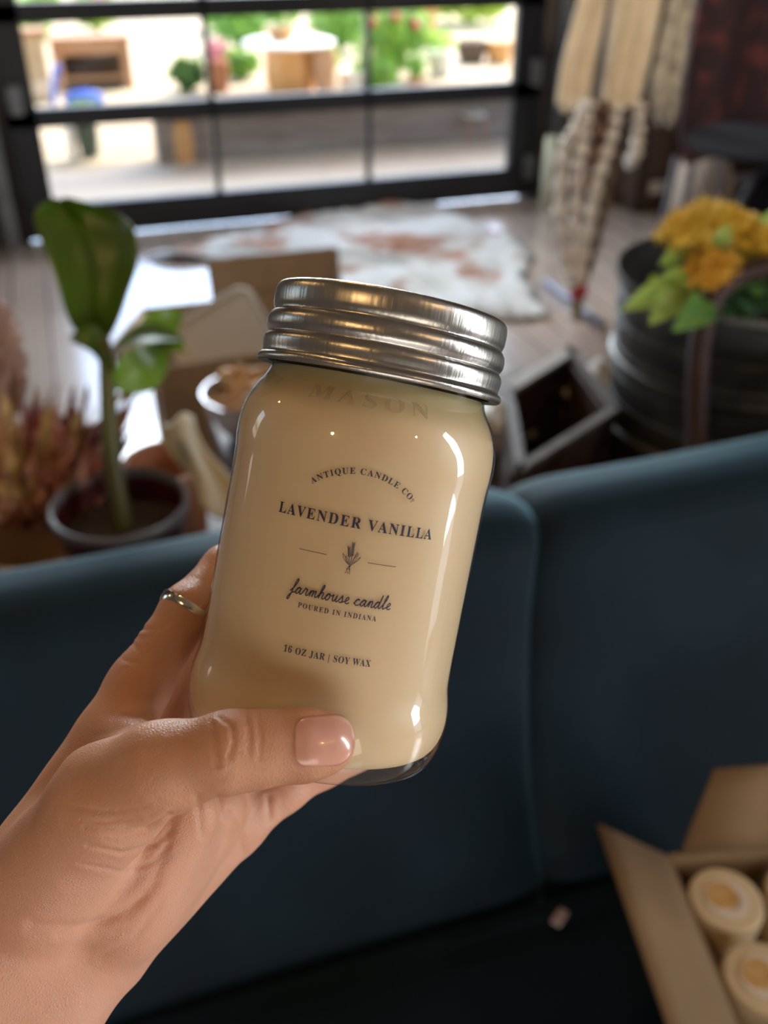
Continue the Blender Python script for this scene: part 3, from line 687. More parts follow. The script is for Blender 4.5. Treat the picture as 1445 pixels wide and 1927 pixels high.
# ------------------------------------------------------------------ hanging textiles and rack on the right
M_ctext = mat('cream_wool', (0.66, 0.53, 0.37), 0.9, col2=(0.74, 0.62, 0.46), scale=12, bump=0.3, bscale=150)
M_crochet = mat('crochet_lace', (0.60, 0.55, 0.46), 0.9, col2=(0.32, 0.28, 0.24), scale=22, bump=0.8, bscale=60, lo=.45, hi=.6)
M_burg = mat('burgundy_pile', (0.03, 0.014, 0.02), 0.9, col2=(0.12, 0.03, 0.03), scale=11, bump=0.6, bscale=70, lo=.5, hi=.68)
M_rope = mat('ivory_rope', (0.72, 0.67, 0.60), 0.85, col2=(0.42, 0.36, 0.33), scale=40)
M_steel = mat('grey_steel', (0.16, 0.16, 0.2), 0.4, 0.6)
M_navy = mat('navy_fabric', (0.008, 0.012, 0.025), 0.8)
RY = 3.25
def hang(name, rowsL, ytop, amp, folds, m_, label, cat, yoff=0, parent=None, solid=.012):
    arr = np.array(rowsL, float)
    def fn(u, v):
        x = v*(len(arr)-1); i = min(int(x), len(arr)-2); f = x-i; l, r, y = arr[i]*(1-f)+arr[i+1]*f
        px = l+(r-l)*u; yy = RY+yoff+amp*math.sin(u*folds*2*PI+v*1.2)*(0.4+.6*v)
        y += 10*math.sin(u*9+2)*v
        return tuple(on_y(px, y, yy))
    o = link(name, MB().grid(fn, 70, 26), m_, parent, solid=solid)
    if parent is None: tag(o, label, cat)
    return o
rail_z = 1.78
rk0, rk1 = on_y(1096, 400, RY)[0], 3.3
rack = thing('garment_rack', 'grey steel rack at the right from which textiles hang', 'rack', (2.6, RY, 0))
link('rail', MB().tube([(rk0, RY, rail_z), (rk1, RY, rail_z)], .015, 12), M_steel, rack)
rackpx = [(1262, 420), (1292, 420), (1352, 420)]
for xx in (rk0, rk1):
    link('post', MB().tube([(xx, RY, .03), (xx, RY, rail_z)], .015, 12), M_steel, rack)
    link('foot', MB().tube([(xx, RY-.25, .018), (xx, RY+.25, .018)], .015, 12), M_steel, rack)
tx = lambda px, y: on_y(px, 0, y)[0]
def hangpx(z, x, y): # project world point to px for hanging top rows
    d = np.array([x, y, z])-CAM; return CX+FPX*(d@RT)/(d@FW), CY-FPX*(d@UP)/(d@FW)
def top_row(pxl, pxr, y):
    xl, xr = on_y(pxl, 0, y)[0], on_y(pxr, 0, y)[0]
    a = hangpx(rail_z, xl+.06, y); b_ = hangpx(rail_z, xr-.06, y)
    return (a[0], b_[0], (a[1]+b_[1])/2)
hang('shawl', [top_row(1095, 1255, RY), (1090, 1245, 0), (1060, 1225, 110), (1048, 1205, 185), (1062, 1200, 205)], 0, .013, 5.0, M_ctext, 'cream woollen shawl with deep folds hanging from the rack', 'shawl')
hang('crochet_scarf', [top_row(1265, 1310, RY-.06), (1262, 1305, 0), (1235, 1290, 110), (1225, 1280, 170), (1238, 1272, 230)], 0, .02, 2.0, M_crochet, 'narrow ivory crochet scarf hanging beside the burgundy rug', 'scarf', yoff=-.08)
hang('hanging_rug', [top_row(1320, 1560, RY-.05), (1315, 1560, 0), (1290, 1550, 150), (1280, 1545, 250), (1290, 1540, 300)], 0, .03, 2.5, M_burg, 'burgundy and black flecked rug hanging at the right picture edge', 'rug', yoff=-.05, solid=.02)
# braided strands with red tassel
def strand(pts, y, r, m_, parent, name='strand'):
    P = [on_y(x, yy, y) for x, yy in pts]
    mb = MB(); out = []
    for i in range(len(P)-1):
        for k in range(8): out.append(P[i]+(P[i+1]-P[i])*k/8)
    out.append(P[-1])
    mb.tube(out, [r*(1+.28*math.sin(i*1.9)) for i in range(len(out))], 10)
    return link(name, mb, m_, parent)
gp = on_y(1090, 540, 2.95)
gl = thing('tassel_garland', 'ivory and brown braided garland ending in a red bead tassel', 'garland', (gp[0], 2.95, gp[2]))
SY = RY-.12
tp = on_y(1120, 0, SY)
strand([(1105, 190), (1085, 240), (1060, 280), (1052, 400), (1065, 500), (1080, 535)], SY, .023, M_rope, gl)
strand([(1110, 190), (1098, 260), (1085, 330), (1082, 430), (1085, 530)], SY-.02, .021, M_rope, gl)
strand([(1165, 195), (1150, 260), (1125, 340), (1105, 440), (1090, 535)], SY-.01, .021, M_rope, gl)
strand([(1160, 200), (1155, 300), (1135, 400), (1112, 500), (1094, 540)], SY+.02, .014, M_bark, gl)
strand([(1125, 190), (1118, 300), (1100, 430), (1088, 520)], SY+.03, .036, mat('brown_braid', (.16, .09, .06), .8, col2=(.08, .04, .03), scale=30), gl)
strand([(1205, 195), (1202, 250), (1195, 300), (1180, 305)], SY+.04, .022, M_rope, gl)
q = on_y(1088, 545, SY); link('bead', MB().ball(q, .036, 16, 10, (1, 1, 1.2)), mat('red_bead', (.30, .01, .03), .4), gl)
strand([(1087, 560), (1084, 600), (1082, 640)], SY, .02, mat('olive_cord', (.11, .10, .04), .8, col2=(.2, .14, .05), scale=50), gl, 'tassel')
link('hanger_cord', MB().tube([tuple(on_y(1135, 190, SY)), tuple(on_y(1150, 60, RY-.09)), (on_y(1155, 0, RY)[0], RY-.10, rail_z-.05), (on_y(1155, 0, RY)[0], RY, rail_z+.016)], .008, 8), M_rope, gl)

# chair with navy seat pad and steel legs at the right
ch0 = on_z(1400, 470, 0)
chx, chy = on_y(1440, 420, 3.0)[0], 2.85
t = thing('chair', 'navy round-backed chair with grey steel legs behind the yellow flowers', 'chair', (chx, chy, 0))
for (a, b_) in (((1270, 310), (1240, 450)), ((1300, 320), (1280, 450)), ((1358, 310), (1340, 450))):
    P, Q = on_y(*a, 2.72), on_y(*b_, 2.66)
    dv = (P-Q); P2 = P+dv*.1; Q2 = Q-dv*((Q[2]-.012)/dv[2]) if dv[2] > 0 else Q
    link('leg', MB().tube([Q2, P2], .011, 10), M_steel, t)
cN = on_y(1470, 400, 2.75)
Rb = .17
ringp = [(cN[0]+Rb*math.cos(a), cN[1]+.02*math.sin(a), cN[2]+Rb*math.sin(a)) for a in np.linspace(0, 2*PI, 41)]
link('back_frame', MB().tube(ringp, .014, 10), M_steel, t)
mm = MB(); mm.lathe([(0, -.015), (Rb-.015, -.015), (Rb-.008, 0), (Rb-.015, .02), (0, .03)], tuple(cN), 36, Matrix.Rotation(PI/2, 4, 'X')); link('backrest', mm, M_navy, t)
sz = on_y(1300, 312, 2.72)[2]
link('seat', MB().lathe([(0, sz+.01), (.2, sz+.01), (.22, sz+.03), (.2, sz+.055), (0, sz+.06)], (cN[0]-.12, 2.82, 0), 36), M_navy, t)

# cream post near the door, dark sideboard along the front wall
q = on_z(1032, 385, 0)
tag(link('pillar_candle', MB().lathe([(0, 0), (.048, 0), (.05, .005), (.046, .33), (.042, .337), (0, .33)], (q[0], min(q[1], DY-.12), 0), 32), mat('ivory_wax', (.66, .64, .46), .5)), 'tall ivory pillar candle on the floor beside the door', 'candle')
sb = thing('sideboard', 'dark low sideboard with a pale shelf behind the hanging rug', 'cabinet', (3.3, 4.5, 0))
link('body', slab(2.72, 3.95, 4.3, 4.76, .05, .62), M_darkwood, sb, bevel=.01)
link('plinth', slab(2.74, 3.93, 4.33, 4.75, 0, .05), M_darkwood, sb)
link('top', slab(2.70, 3.97, 4.28, 4.77, .62, .65), M_darkwood, sb, bevel=.006)
link('lower_rail', slab(2.80, 3.9, 4.288, 4.2999, .10, .16), M_paleedge, sb)
for dx in (.0, .42, .84): link('door', slab(2.76+dx, 3.14+dx, 4.282, 4.2995, .18, .60), M_darkwood, sb, bevel=.004)
q = on_z(1225, 385, 0)
bg_ = thing('cloth_sack', 'beige cloth sack slumped on the floor by the wall', 'sack', (q[0]-.02, 4.0, 0))
sk = MB().lathe([(0, 0), (.13, 0), (.16, .05), (.15, .2), (.11, .32), (.06, .36), (.08, .40), (0, .38)], (q[0]-.02, 4.0, 0), 28); link('body', sk, mat('beige_linen', (.42, .33, .27), .9, col2=(.36, .28, .22), scale=9), bg_)
link('tie', MB().lathe([(.062, .350), (.069, .354), (.069, .366), (.062, .37)], (q[0]-.02, 4.0, 0), 24), M_rope, bg_)

# ------------------------------------------------------------------ sofa
SX0, SX1 = -1.0, 1.75
prof = [(.985, .16), (.985, .60), (.970, .78), (.945, .845), (.91, .872), (.865, .880), (.83, .872), (.803, .85), (.785, .815), (.765, .76), (.72, .66), (.675, .55), (.635, .465), (.60, .40), (.60, .16)]
def sofa_mesh():
    P = np.array(prof); n = len(P)
    # resample profile
    out = []
    for i in range(n-1):
        for k in range(6): out.append(P[i]+(P[i+1]-P[i])*k/6)
    out.append(P[-1]); out = np.array(out)
    for _ in range(4): out[1:-1] = (out[:-2]+2*out[1:-1]+out[2:])/4
    return out
prof = [(y, z if z < .41 else .42+(z-.44)*.864) for y, z in prof]
SP = sofa_mesh()
def seam_x(z):   # the sewn channel between the two back panels
    return SEAM0+(SEAM1-SEAM0)*np.clip((z-.43)/.36, 0, 1.1)**2.2
def front_hit(px, py):
    r = ray(px, py); best = None
    for k in range(400):
        s = .5+k*.002; p = CAM+r*s
        yy = np.interp(p[2], SP[::-1, 1][:70], SP[::-1, 0][:70])
        if p[1] > yy: return p
    return p
SEAM0, SEAM1 = front_hit(1030, 1640)[0], front_hit(950, 960)[0]
sf = thing('sofa', 'dark teal velvet sofa seen from the front, behind the jar', 'sofa', (.4, .6, 0))
def back_fn(xa, xb, xfa, xfb):
    nx = 60
    def fn(u, v):
        i = min(int(v*(len(SP)-1)), len(SP)-2); f = v*(len(SP)-1)-i; y, z = SP[i]*(1-f)+SP[i+1]*f
        a, b_ = xfa(z), xfb(z); uu = .5-.5*math.cos(PI*u) if True else u
        x = a+(b_-a)*uu
        e = min(abs(x-a), abs(b_-x)); puff = .020*(1-math.exp(-e/.022))
        # puff along the outward direction of the profile
        t_ = SP[min(i+1, len(SP)-1)]-SP[max(i-1, 0)]; nrm = np.array([t_[1], -t_[0]]); nrm = nrm/(np.linalg.norm(nrm)+1e-9)
        wob = .003*math.sin(x*9+z*7)
        return (x, y+nrm[0]*(puff-.02+wob)*1.0, z+nrm[1]*(puff-.02+wob))
    return MB().grid(fn, nx, 90)
link('back_panel', back_fn(0, 0, lambda z: SX0, lambda z: seam_x(z)), M_velvet, sf)
link('back_panel', back_fn(0, 0, lambda z: seam_x(z), lambda z: SX1), M_velvet, sf)
ys = [(.60, .25), (.61, .385), (.60, .412), (.55, .420), (.30, .425), (.10, .42), (.05, .405), (.03, .39), (.03, .27), (.05, .255), (.60, .25)]
def seat_fn(u, v):
    i = min(int(v*(len(ys)-1)), len(ys)-2); f = v*(len(ys)-1)-i
    y = ys[i][0]*(1-f)+ys[i+1][0]*f; z = ys[i][1]*(1-f)+ys[i+1][1]*f
    return (SX0+.02+(SX1-SX0-.04)*u, y, z+.003*math.sin(u*22)*(1 if z > .415 else 0))
link('seat_cushion', MB().grid(seat_fn, 50, 61), M_velvet, sf)
link('frame', slab(SX0+.02, SX1-.02, .05, .97, .12, .249), M_velvet, sf, bevel=.02)
for x in (SX0+.1, SX1-.1):
    for y in (.12, .9): link('leg', MB().tube([(x, y, 0), (x, y, .12)], [.018, .026], 12), M_darkwood, sf)
q = on_z(1050, 1722, .43)
link('care_tag', MB().box((q[0], q[1]-.004, .4315), (.022, .012, .004), .6), mat('pale_tag', (.45, .33, .32), .7), sf, bevel=.001)

# ------------------------------------------------------------------ box of candles on the seat
SZ = .431
BT = .56          # top edge of box
e0 = on_z(1262, 1612, BT); e1 = on_z(1392, 1927, BT)
dirv = (e1-e0); dirv /= np.linalg.norm(dirv); perp = np.array([-dirv[1], dirv[0], 0])
if perp[0] < 0: perp = -perp
LB, WB = .40, .30
cbx = thing('candle_box', 'open cardboard box with cream candles inside on the sofa seat', 'box', tuple((e0+e1)/2*[1, 1, 0]+np.array([0, 0, SZ])))
def wallseg(P, Q, z0, z1, out, th=.004):
    m = MB(); o = out*th
    P = np.array([P[0], P[1], 0.]); Q = np.array([Q[0], Q[1], 0.])
    zz = lambda p, z: p+np.array([0, 0, z])
    return m.add([zz(P, z0), zz(Q, z0), zz(Q+o, z0), zz(P+o, z0), zz(P, z1), zz(Q, z1), zz(Q+o, z1), zz(P+o, z1)], [(3,2,1,0),(4,5,6,7),(0,1,5,4),(1,2,6,5),(2,3,7,6),(3,0,4,7)])
c00, c10, c11, c01 = e0, e0+dirv*LB, e0+dirv*LB+perp*WB, e0+perp*WB
wb_ = MB()
for P, Q, o_ in ((c00, c10, -perp), (c10, c11, dirv), (c11, c01, perp), (c01, c00, -dirv)):
    s_ = wallseg(P, Q, SZ+.001, BT, o_); wb_.add(s_.v, s_.f)
wb_.prism([(p[0], p[1]) for p in (c00, c10, c11, c01)], SZ+.0012, SZ+.005)
link('body', wb_, M_card_dark, cbx)
def flap(P, Q, Pt, Qt): link('flap', MB().grid(lambda u, v: tuple((P+(Q-P)*u)*(1-v)+(Pt+(Qt-Pt)*u)*v), 5, 5), M_card_dark, cbx, solid=.004)
lf0 = on_z(1125, 1552, BT+.075)
shift = lf0-e0
flap(c00+perp*-.004, c10-perp*.004, lf0, lf0+(c10-c00)*.98)
rf0 = at_depth(1345, 1530, .985); up_ = np.array([0, 0, .075])
flap(c00-dirv*.004+perp*.012, c01-dirv*.004, c00-dirv*.045+perp*.05+up_, c01-dirv*.045-perp*.03+up_)
M_candle = mat('cream_candle_lid', (0.62, 0.47, 0.28), 0.35, col2=(0.66, 0.52, 0.33), scale=8)
M_lab = mat('white_label', (0.68, 0.58, 0.48), 0.5); M_labo = mat('amber_label_print', (0.50, 0.26, 0.07), 0.5, col2=(0.62, 0.40, 0.18), scale=60)
cr_ = .036; ctop = .548
k1 = on_z(1367, 1690, ctop); k2 = on_z(1437, 1838, ctop)
base_spots = [(k1, 'cream candle with round amber label, nearest the back left corner of the box'), (k2, 'cream candle with round amber label at the picture edge, second from the box back'),
              (k1+perp*.082, 'cream candle cut by the right picture edge beside the back one'), (k2+perp*.082, 'cream candle hidden in the second row of the box')]
proto = None
for i, (p, lab) in enumerate(base_spots[:3]):
    if proto is None:
        proto = thing('boxed_candle', lab, 'candle', (p[0], p[1], SZ+.006), 'candles in the cardboard box')
        z0 = SZ+.006
        link('jar', MB().lathe([(0, z0), (cr_*.92, z0), (cr_, z0+.006), (cr_, ctop-.03), (cr_*.94, ctop-.024), (0, ctop-.024)], (p[0], p[1], 0), 40), M_candle, proto)
        link('lid', MB().lathe([(cr_*.90, ctop-.0238), (cr_*1.03, ctop-.022), (cr_*1.04, ctop-.007), (cr_*.99, ctop-.001), (cr_*.92, ctop), (cr_*.6, ctop-.0015), (0, ctop-.0015)], (p[0], p[1], 0), 40), M_candle, proto)
        lb = link('label', MB().lathe([(cr_*.62, ctop-.0013), (cr_*.62, ctop+.0004), (cr_*.38, ctop+.0004)], (p[0], p[1], 0), 40), M_lab, proto)
        link('print', MB().lathe([(cr_*.45, ctop+.0004), (cr_*.44, ctop+.0007), (0, ctop+.0007)], (p[0]-.003, p[1]+.004, 0), 32), M_labo, lb)
    else:
        c = copy_tree(proto); c.location = (p[0], p[1], SZ+.006); c['label'] = lab

# ------------------------------------------------------------------ the candle jar (local frame in metres: z = axis, -y faces the viewer)
def camp(px, py, d): return at_depth(px, py, d)
JB = camp(585, 1395, .2985); JT = camp(740.6, 570, .2875)
za = Vector(JT-JB).normalized()
vd = Vector((JB+JT)/2-CAM).normalized()
ya = (vd-za*vd.dot(za)).normalized(); xa = ya.cross(za)
MJ = Matrix(((xa.x, ya.x, za.x, JB[0]), (xa.y, ya.y, za.y, JB[1]), (xa.z, ya.z, za.z, JB[2]), (0, 0, 0, 1)))
jar = thing('candle_jar', 'cream lavender vanilla candle in a glass jar with silver lid, held in the hand', 'candle', None, M=MJ)
GP = [(0, 2.2), (27, 2.2), (31, .6), (33.5, 0), (36, .8), (38.2, 4), (39.6, 9), (40.2, 14), (40.1, 18), (39.5, 21.5), (38.8, 24.5), (38.5, 28), (38.4, 50), (38.4, 80), (38.5, 86), (38.9, 89.5), (39.0, 93), (38.7, 97), (37.6, 101.5), (35.6, 105.5), (33.4, 108.6), (32.4, 111), (32.2, 114), (32.2, 131)]
def smooth_prof(P, it=2):
    P = [np.array(p, float) for p in P]
    for _ in range(it):
        Q = [P[0]]
        for a, b_ in zip(P[:-1], P[1:]): Q += [a*.75+b_*.25, a*.25+b_*.75]
        Q.append(P[-1]); P = Q
    return [tuple(p) for p in P]
def mm_(P): return [(r*.001, z*.001) for r, z in P]
GPs = smooth_prof(GP, 2)
_g = np.array(GPs); _gz = _g[:, 1]; _gr = _g[:, 0]; _k = np.argmax(_gz > 3.5)
def glass_r(t): return np.interp(t, _gz[_k:], _gr[_k:])
M_jglass = glass_mat('jar_glass', (0.985, 0.992, 0.982), 1.5, 0.012, 0.10, 45)
link('glass', MB().lathe(mm_(GPs), n=128), M_jglass, jar, local=True, sharp=80)
M_neck = glass_mat('thick_neck_glass', (0.80, 0.84, 0.77), 1.15, 0.05)
_t = M_neck.node_tree; _tr = [n for n in _t.nodes if n.type == 'BSDF_TRANSPARENT'][0]
_tc = _t.nodes.new('ShaderNodeTexCoord'); _sx = _t.nodes.new('ShaderNodeSeparateXYZ'); _mr = _t.nodes.new('ShaderNodeMapRange'); _mx = _t.nodes.new('ShaderNodeMix'); _mx.data_type = 'RGBA'
_mr.inputs[1].default_value = .1015; _mr.inputs[2].default_value = .1105      # the glass thickens from the shoulder up to the finish
_mx.inputs[6].default_value = (1, 1, 1, 1); _mx.inputs[7].default_value = (.80, .84, .77, 1)
_t.links.new(_tc.outputs['Object'], _sx.inputs[0]); _t.links.new(_sx.outputs[2], _mr.inputs[0]); _t.links.new(_mr.outputs[0], _mx.inputs[0]); _t.links.new(_mx.outputs[2], _tr.inputs[0])
link('glass_neck', MB().lathe([((glass_r(t)-.25)*.001, t*.001) for t in np.linspace(101.2, 113.2, 18)], n=96), M_neck, jar, local=True, sharp=80)
M_wax = mat('soy_wax', (0.62, 0.465, 0.29), 0.45, col2=(0.66, 0.50, 0.325), scale=14, Subsurface_Weight=0.55, Subsurface_Scale=0.02)
M_wax.node_tree.nodes['Principled BSDF'].inputs['Subsurface Radius'].default_value = (1.0, 0.7, 0.4)
WP = [(0, 4.2), (30, 4.2), (34.5, 4.8), (37.4, 7), (38.9, 10.5), (39.5, 14), (39.4, 18), (38.8, 21.5), (38.1, 24.5), (37.8, 28), (37.7, 50), (37.7, 80), (37.8, 86), (38.2, 89.5), (38.3, 93), (38.0, 97), (36.9, 101.5), (34.9, 105.5), (32.7, 108.4), (31.7, 111), (31.5, 112.2), (0, 112.2)]
link('wax', MB().lathe(mm_(smooth_prof(WP, 1)), n=96), M_wax, jar, local=True, sharp=60)
M_lid = mat('brushed_tin', (0.50, 0.47, 0.44), 0.30, 1.0, (0.44, 0.42, 0.40), 420, bump=0.35, bscale=700, stretch=(1, 1, .03))
M_lid.node_tree.nodes['Principled BSDF'].inputs['Anisotropic'].default_value = 0.4
LP = [(33.6, 112.9), (36.2, 112.2), (36.9, 112.8), (37.0, 113.8), (36.5, 114.6), (35.6, 115.2), (35.9, 117.0), (36.1, 118.6), (35.8, 120.0), (34.9, 120.9), (35.0, 121.4), (35.7, 122.4), (35.9, 124.0), (35.7, 125.7), (35.0, 126.9), (34.4, 127.4), (34.5, 128.2), (34.95, 129.4), (35.0, 132.5), (34.8, 134.2), (34.3, 135.3), (33.4, 135.8), (32.2, 135.7), (31.5, 135.2), (30.9, 134.9)]
link('lid_band', MB().lathe(mm_(smooth_prof(LP, 1)), n=128), M_lid, jar, local=True, sharp=60)
link('lid_disc', MB().lathe(mm_([(0, 134.9), (27, 134.9), (28, 134.5), (30.8, 134.6), (30.8, 133.8), (0, 133.8)]), n=96), M_lid, jar, local=True)
# printed label: built-in font mathematical bold = a serif face
INK = mat('navy_ink', (0.012, 0.010, 0.035), 0.6)
def serif(s):
    return ''.join(chr(0x1D400+ord(c)-65) if 'A' <= c <= 'Z' else chr(0x1D7CE+ord(c)-48) if '0' <= c <= '9' else c for c in s)
def text_flat(s, spacing, offset=0.0, extrude=0.0):
    cu = bpy.data.curves.new('lettering', 'FONT'); cu.body = serif(s); cu.size = 1; cu.space_character = spacing
    cu.offset = offset; cu.extrude = extrude; cu.resolution_u = 4
    o = bpy.data.objects.new('lettering', cu); COL.objects.link(o)
    bpy.context.view_layer.update()
    ev = o.evaluated_get(bpy.context.evaluated_depsgraph_get()); me = ev.to_mesh()
    v = np.array([tuple(p.co) for p in me.vertices]); f = [tuple(p.vertices) for p in me.polygons]
    ev.to_mesh_clear(); bpy.data.objects.remove(o); bpy.data.curves.remove(cu)
    return v, f
LYAW = math.radians(1.2)
def wrap(s, t, off):   # s mm along the circumference, t mm up, off mm outward
    r = float(glass_r(t)); a = s/38.5+LYAW
    return ((r+off)*math.sin(a)*.001, -(r+off)*math.cos(a)*.001, t*.001)
lab = MB()
CAPH = .66
def put_text(s, width, cap, s0, t0, spacing=1.1, thin=-.012, arc=None, flat_caps=False):
    if arc:
        # letter by letter along an arc of radius R about (s0, t0-R)
        R, half = arc; n = len(s)
        ws = []
        for c in s:
            if c == ' ': ws.append(.42); continue
            v, f = text_flat(c, 1, thin); ws.append(v[:, 0].max()-v[:, 0].min()+.20)
        tot = sum(ws); k = 2*half/tot; pos = -half
        sc = cap/CAPH
        for c, w_ in zip(s, ws):
            mid = pos+w_*k/2; pos += w_*k
            if c == ' ': continue
            v, f = text_flat(c, 1, thin); v = v.copy()
            v[:, 0] -= (v[:, 0].max()+v[:, 0].min())/2; v *= sc
            ca, sa = math.cos(-mid), math.sin(-mid)
            X = v[:, 0]*ca-v[:, 1]*sa+R*math.sin(mid); Y = v[:, 0]*sa+v[:, 1]*ca+R*math.cos(mid)-R
            lab.add([wrap(s0+x, t0+y, .05) for x, y in zip(X, Y)], f)
        return
    v, f = text_flat(s, spacing, thin); v = v.copy()
    sx = width/(v[:, 0].max()-v[:, 0].min()); sy = cap/CAPH
    X = (v[:, 0]-(v[:, 0].max()+v[:, 0].min())/2)*sx; Y = v[:, 1]*sy
    lab.add([wrap(s0+x, t0+y, .05) for x, y in zip(X, Y)], f)
def px_st(px, py):
    o = Vector(CAM); d = Vector(ray(px, py)).normalized(); iM = MJ.inverted(); o = iM @ o; d = (iM.to_3x3() @ d)
    a = d.x**2+d.y**2; b_ = o.x*d.x+o.y*d.y; c = o.x**2+o.y**2-.0385**2
    k = (-b_-math.sqrt(b_*b_-a*c))/a; p = o+d*k
    return (math.atan2(p.x, -p.y)-LYAW)*38.5, p.z*1000
def line_of(p0, p1):
    a, b_ = px_st(*p0), px_st(*p1); return (a[0]+b_[0])/2, (a[1]+b_[1])/2, b_[0]-a[0], (b_[1]-a[1])
s1, t1, w1, _ = line_of((524, 961), (811, 1017)); put_text('LAVENDER VANILLA', w1, 2.75, s1, t1, 1.22, .006)
LC = s1
s2, t2, w2, _ = line_of((590, 908), (772, 942)); 
apx = px_st(684, 892)
sag = apx[1]-t2; Rr = ((w2/2)**2+sag**2)/(2*sag)
put_text('ANTIQUE CANDLE CO.', 0, 1.55, s2, apx[1]-.2, thin=.006, arc=(Rr, math.asin(min(1, w2/2/Rr))*1.04))
rq = px_st(777, 941); m_ = MB()
for k in range(20):
    a0, a1 = 2*PI*k/20, 2*PI*(k+1)/20
    lab.add([wrap(rq[0]+r*math.cos(a), rq[1]+r*math.sin(a), .05) for a in (a0, a1) for r in (.38, .27)], [(0, 2, 3, 1)])
lab.add([wrap(rq[0]+x, rq[1]+y, .05) for x, y in ((-.1, -.18), (.0, -.18), (.1, .18), (-.1, .18))], [(0, 1, 2, 3)])
def seg(p0, p1, wd):
    n = 10; pts = [(p0[0]+(p1[0]-p0[0])*k/n, p0[1]+(p1[1]-p0[1])*k/n) for k in range(n+1)]; ribbon(pts, wd)
def ribbon(pts, wd):
    P = np.array(pts, float); n = len(P); vs = []
    if not hasattr(wd, '__len__'): wd = [wd]*n
    for i in range(n):
        t_ = P[min(i+1, n-1)]-P[max(i-1, 0)]; t_ = t_/(np.linalg.norm(t_)+1e-9); nn = np.array([-t_[1], t_[0]])
        for sg in (-1, 1): q_ = P[i]+nn*wd[i]*.5*sg; vs.append(wrap(q_[0], q_[1], .05))
    lab.add(vs, [(2*i, 2*i+2, 2*i+3, 2*i+1) for i in range(n-1)])
def crom(P, k=7):
    P = [np.array(p, float) for p in P]; out = []
    for i in range(len(P)-1):
        p = [P[max(i-1, 0)], P[i], P[i+1], P[min(i+2, len(P)-1)]]
        for j in range(k):
            f = j/k; out.append(.5*((2*p[1])+(-p[0]+p[2])*f+(2*p[0]-5*p[1]+4*p[2]-p[3])*f*f+(-p[0]+3*p[1]-3*p[2]+p[3])*f**3))
    out.append(P[-1]); return out
a, b_ = px_st(563, 1033), px_st(615, 1043); seg((a[0], (a[1]+b_[1])/2), (b_[0], (a[1]+b_[1])/2), .17)
a, b_ = px_st(692, 1058), px_st(745, 1068); seg((a[0], (a[1]+b_[1])/2), (b_[0], (a[1]+b_[1])/2), .17)
# lavender sprig
sp = px_st(655, 1073); sb_, tb_ = sp
def L(x, y): return (sb_+x, tb_+y)
for bs, mid, tip in (((.5, -.3), (-.2, 2.6), (-.9, 5.9)), ((-.4, -.3), (.3, 2.6), (.15, 7.2)), ((.1, 0), (.6, 2.2), (1.6, 5.2)), ((-.6, .1), (.9, 1.9), (2.6, 4.0))):
    ribbon(crom([L(*bs), L(*mid), L(*tip)], 10), .16)
for tip, k_ in (((-.9, 5.9), 7), ((.15, 7.2), 9)):
    dx, dy = (tip[0]-(-.2 if k_ == 7 else .3)), tip[1]-2.6
    for i in range(k_):
        f = 1-i/(k_-1)*.72
        x = (-.2 if k_ == 7 else .3)+dx*f; y = 2.6+dy*f
        for sg in (-1, 1):
            ribbon([L(x, y), L(x+sg*.28, y+.24), L(x+sg*.42, y+.44)], [.10, .26, .06])
for (x0, y0, x1, y1, b1) in ((-.3, 1.6, -2.2, 4.2, .6), (-.2, 1.5, -1.3, 3.8, .25), (.5, 1.9, 1.9, 4.9, -.4), (.7, 1.7, 2.6, 3.9, -.5)):
    for off in (-.28, .28):
        ribbon(crom([L(x0, y0), L((x0+x1)/2-b1*.3+off, (y0+y1)/2+off*.3), L(x1, y1)], 8), .12)
for k in (-.35, .0, .3): ribbon([L(k*1.2, -.3), L(k*2, -1.0)], .15)
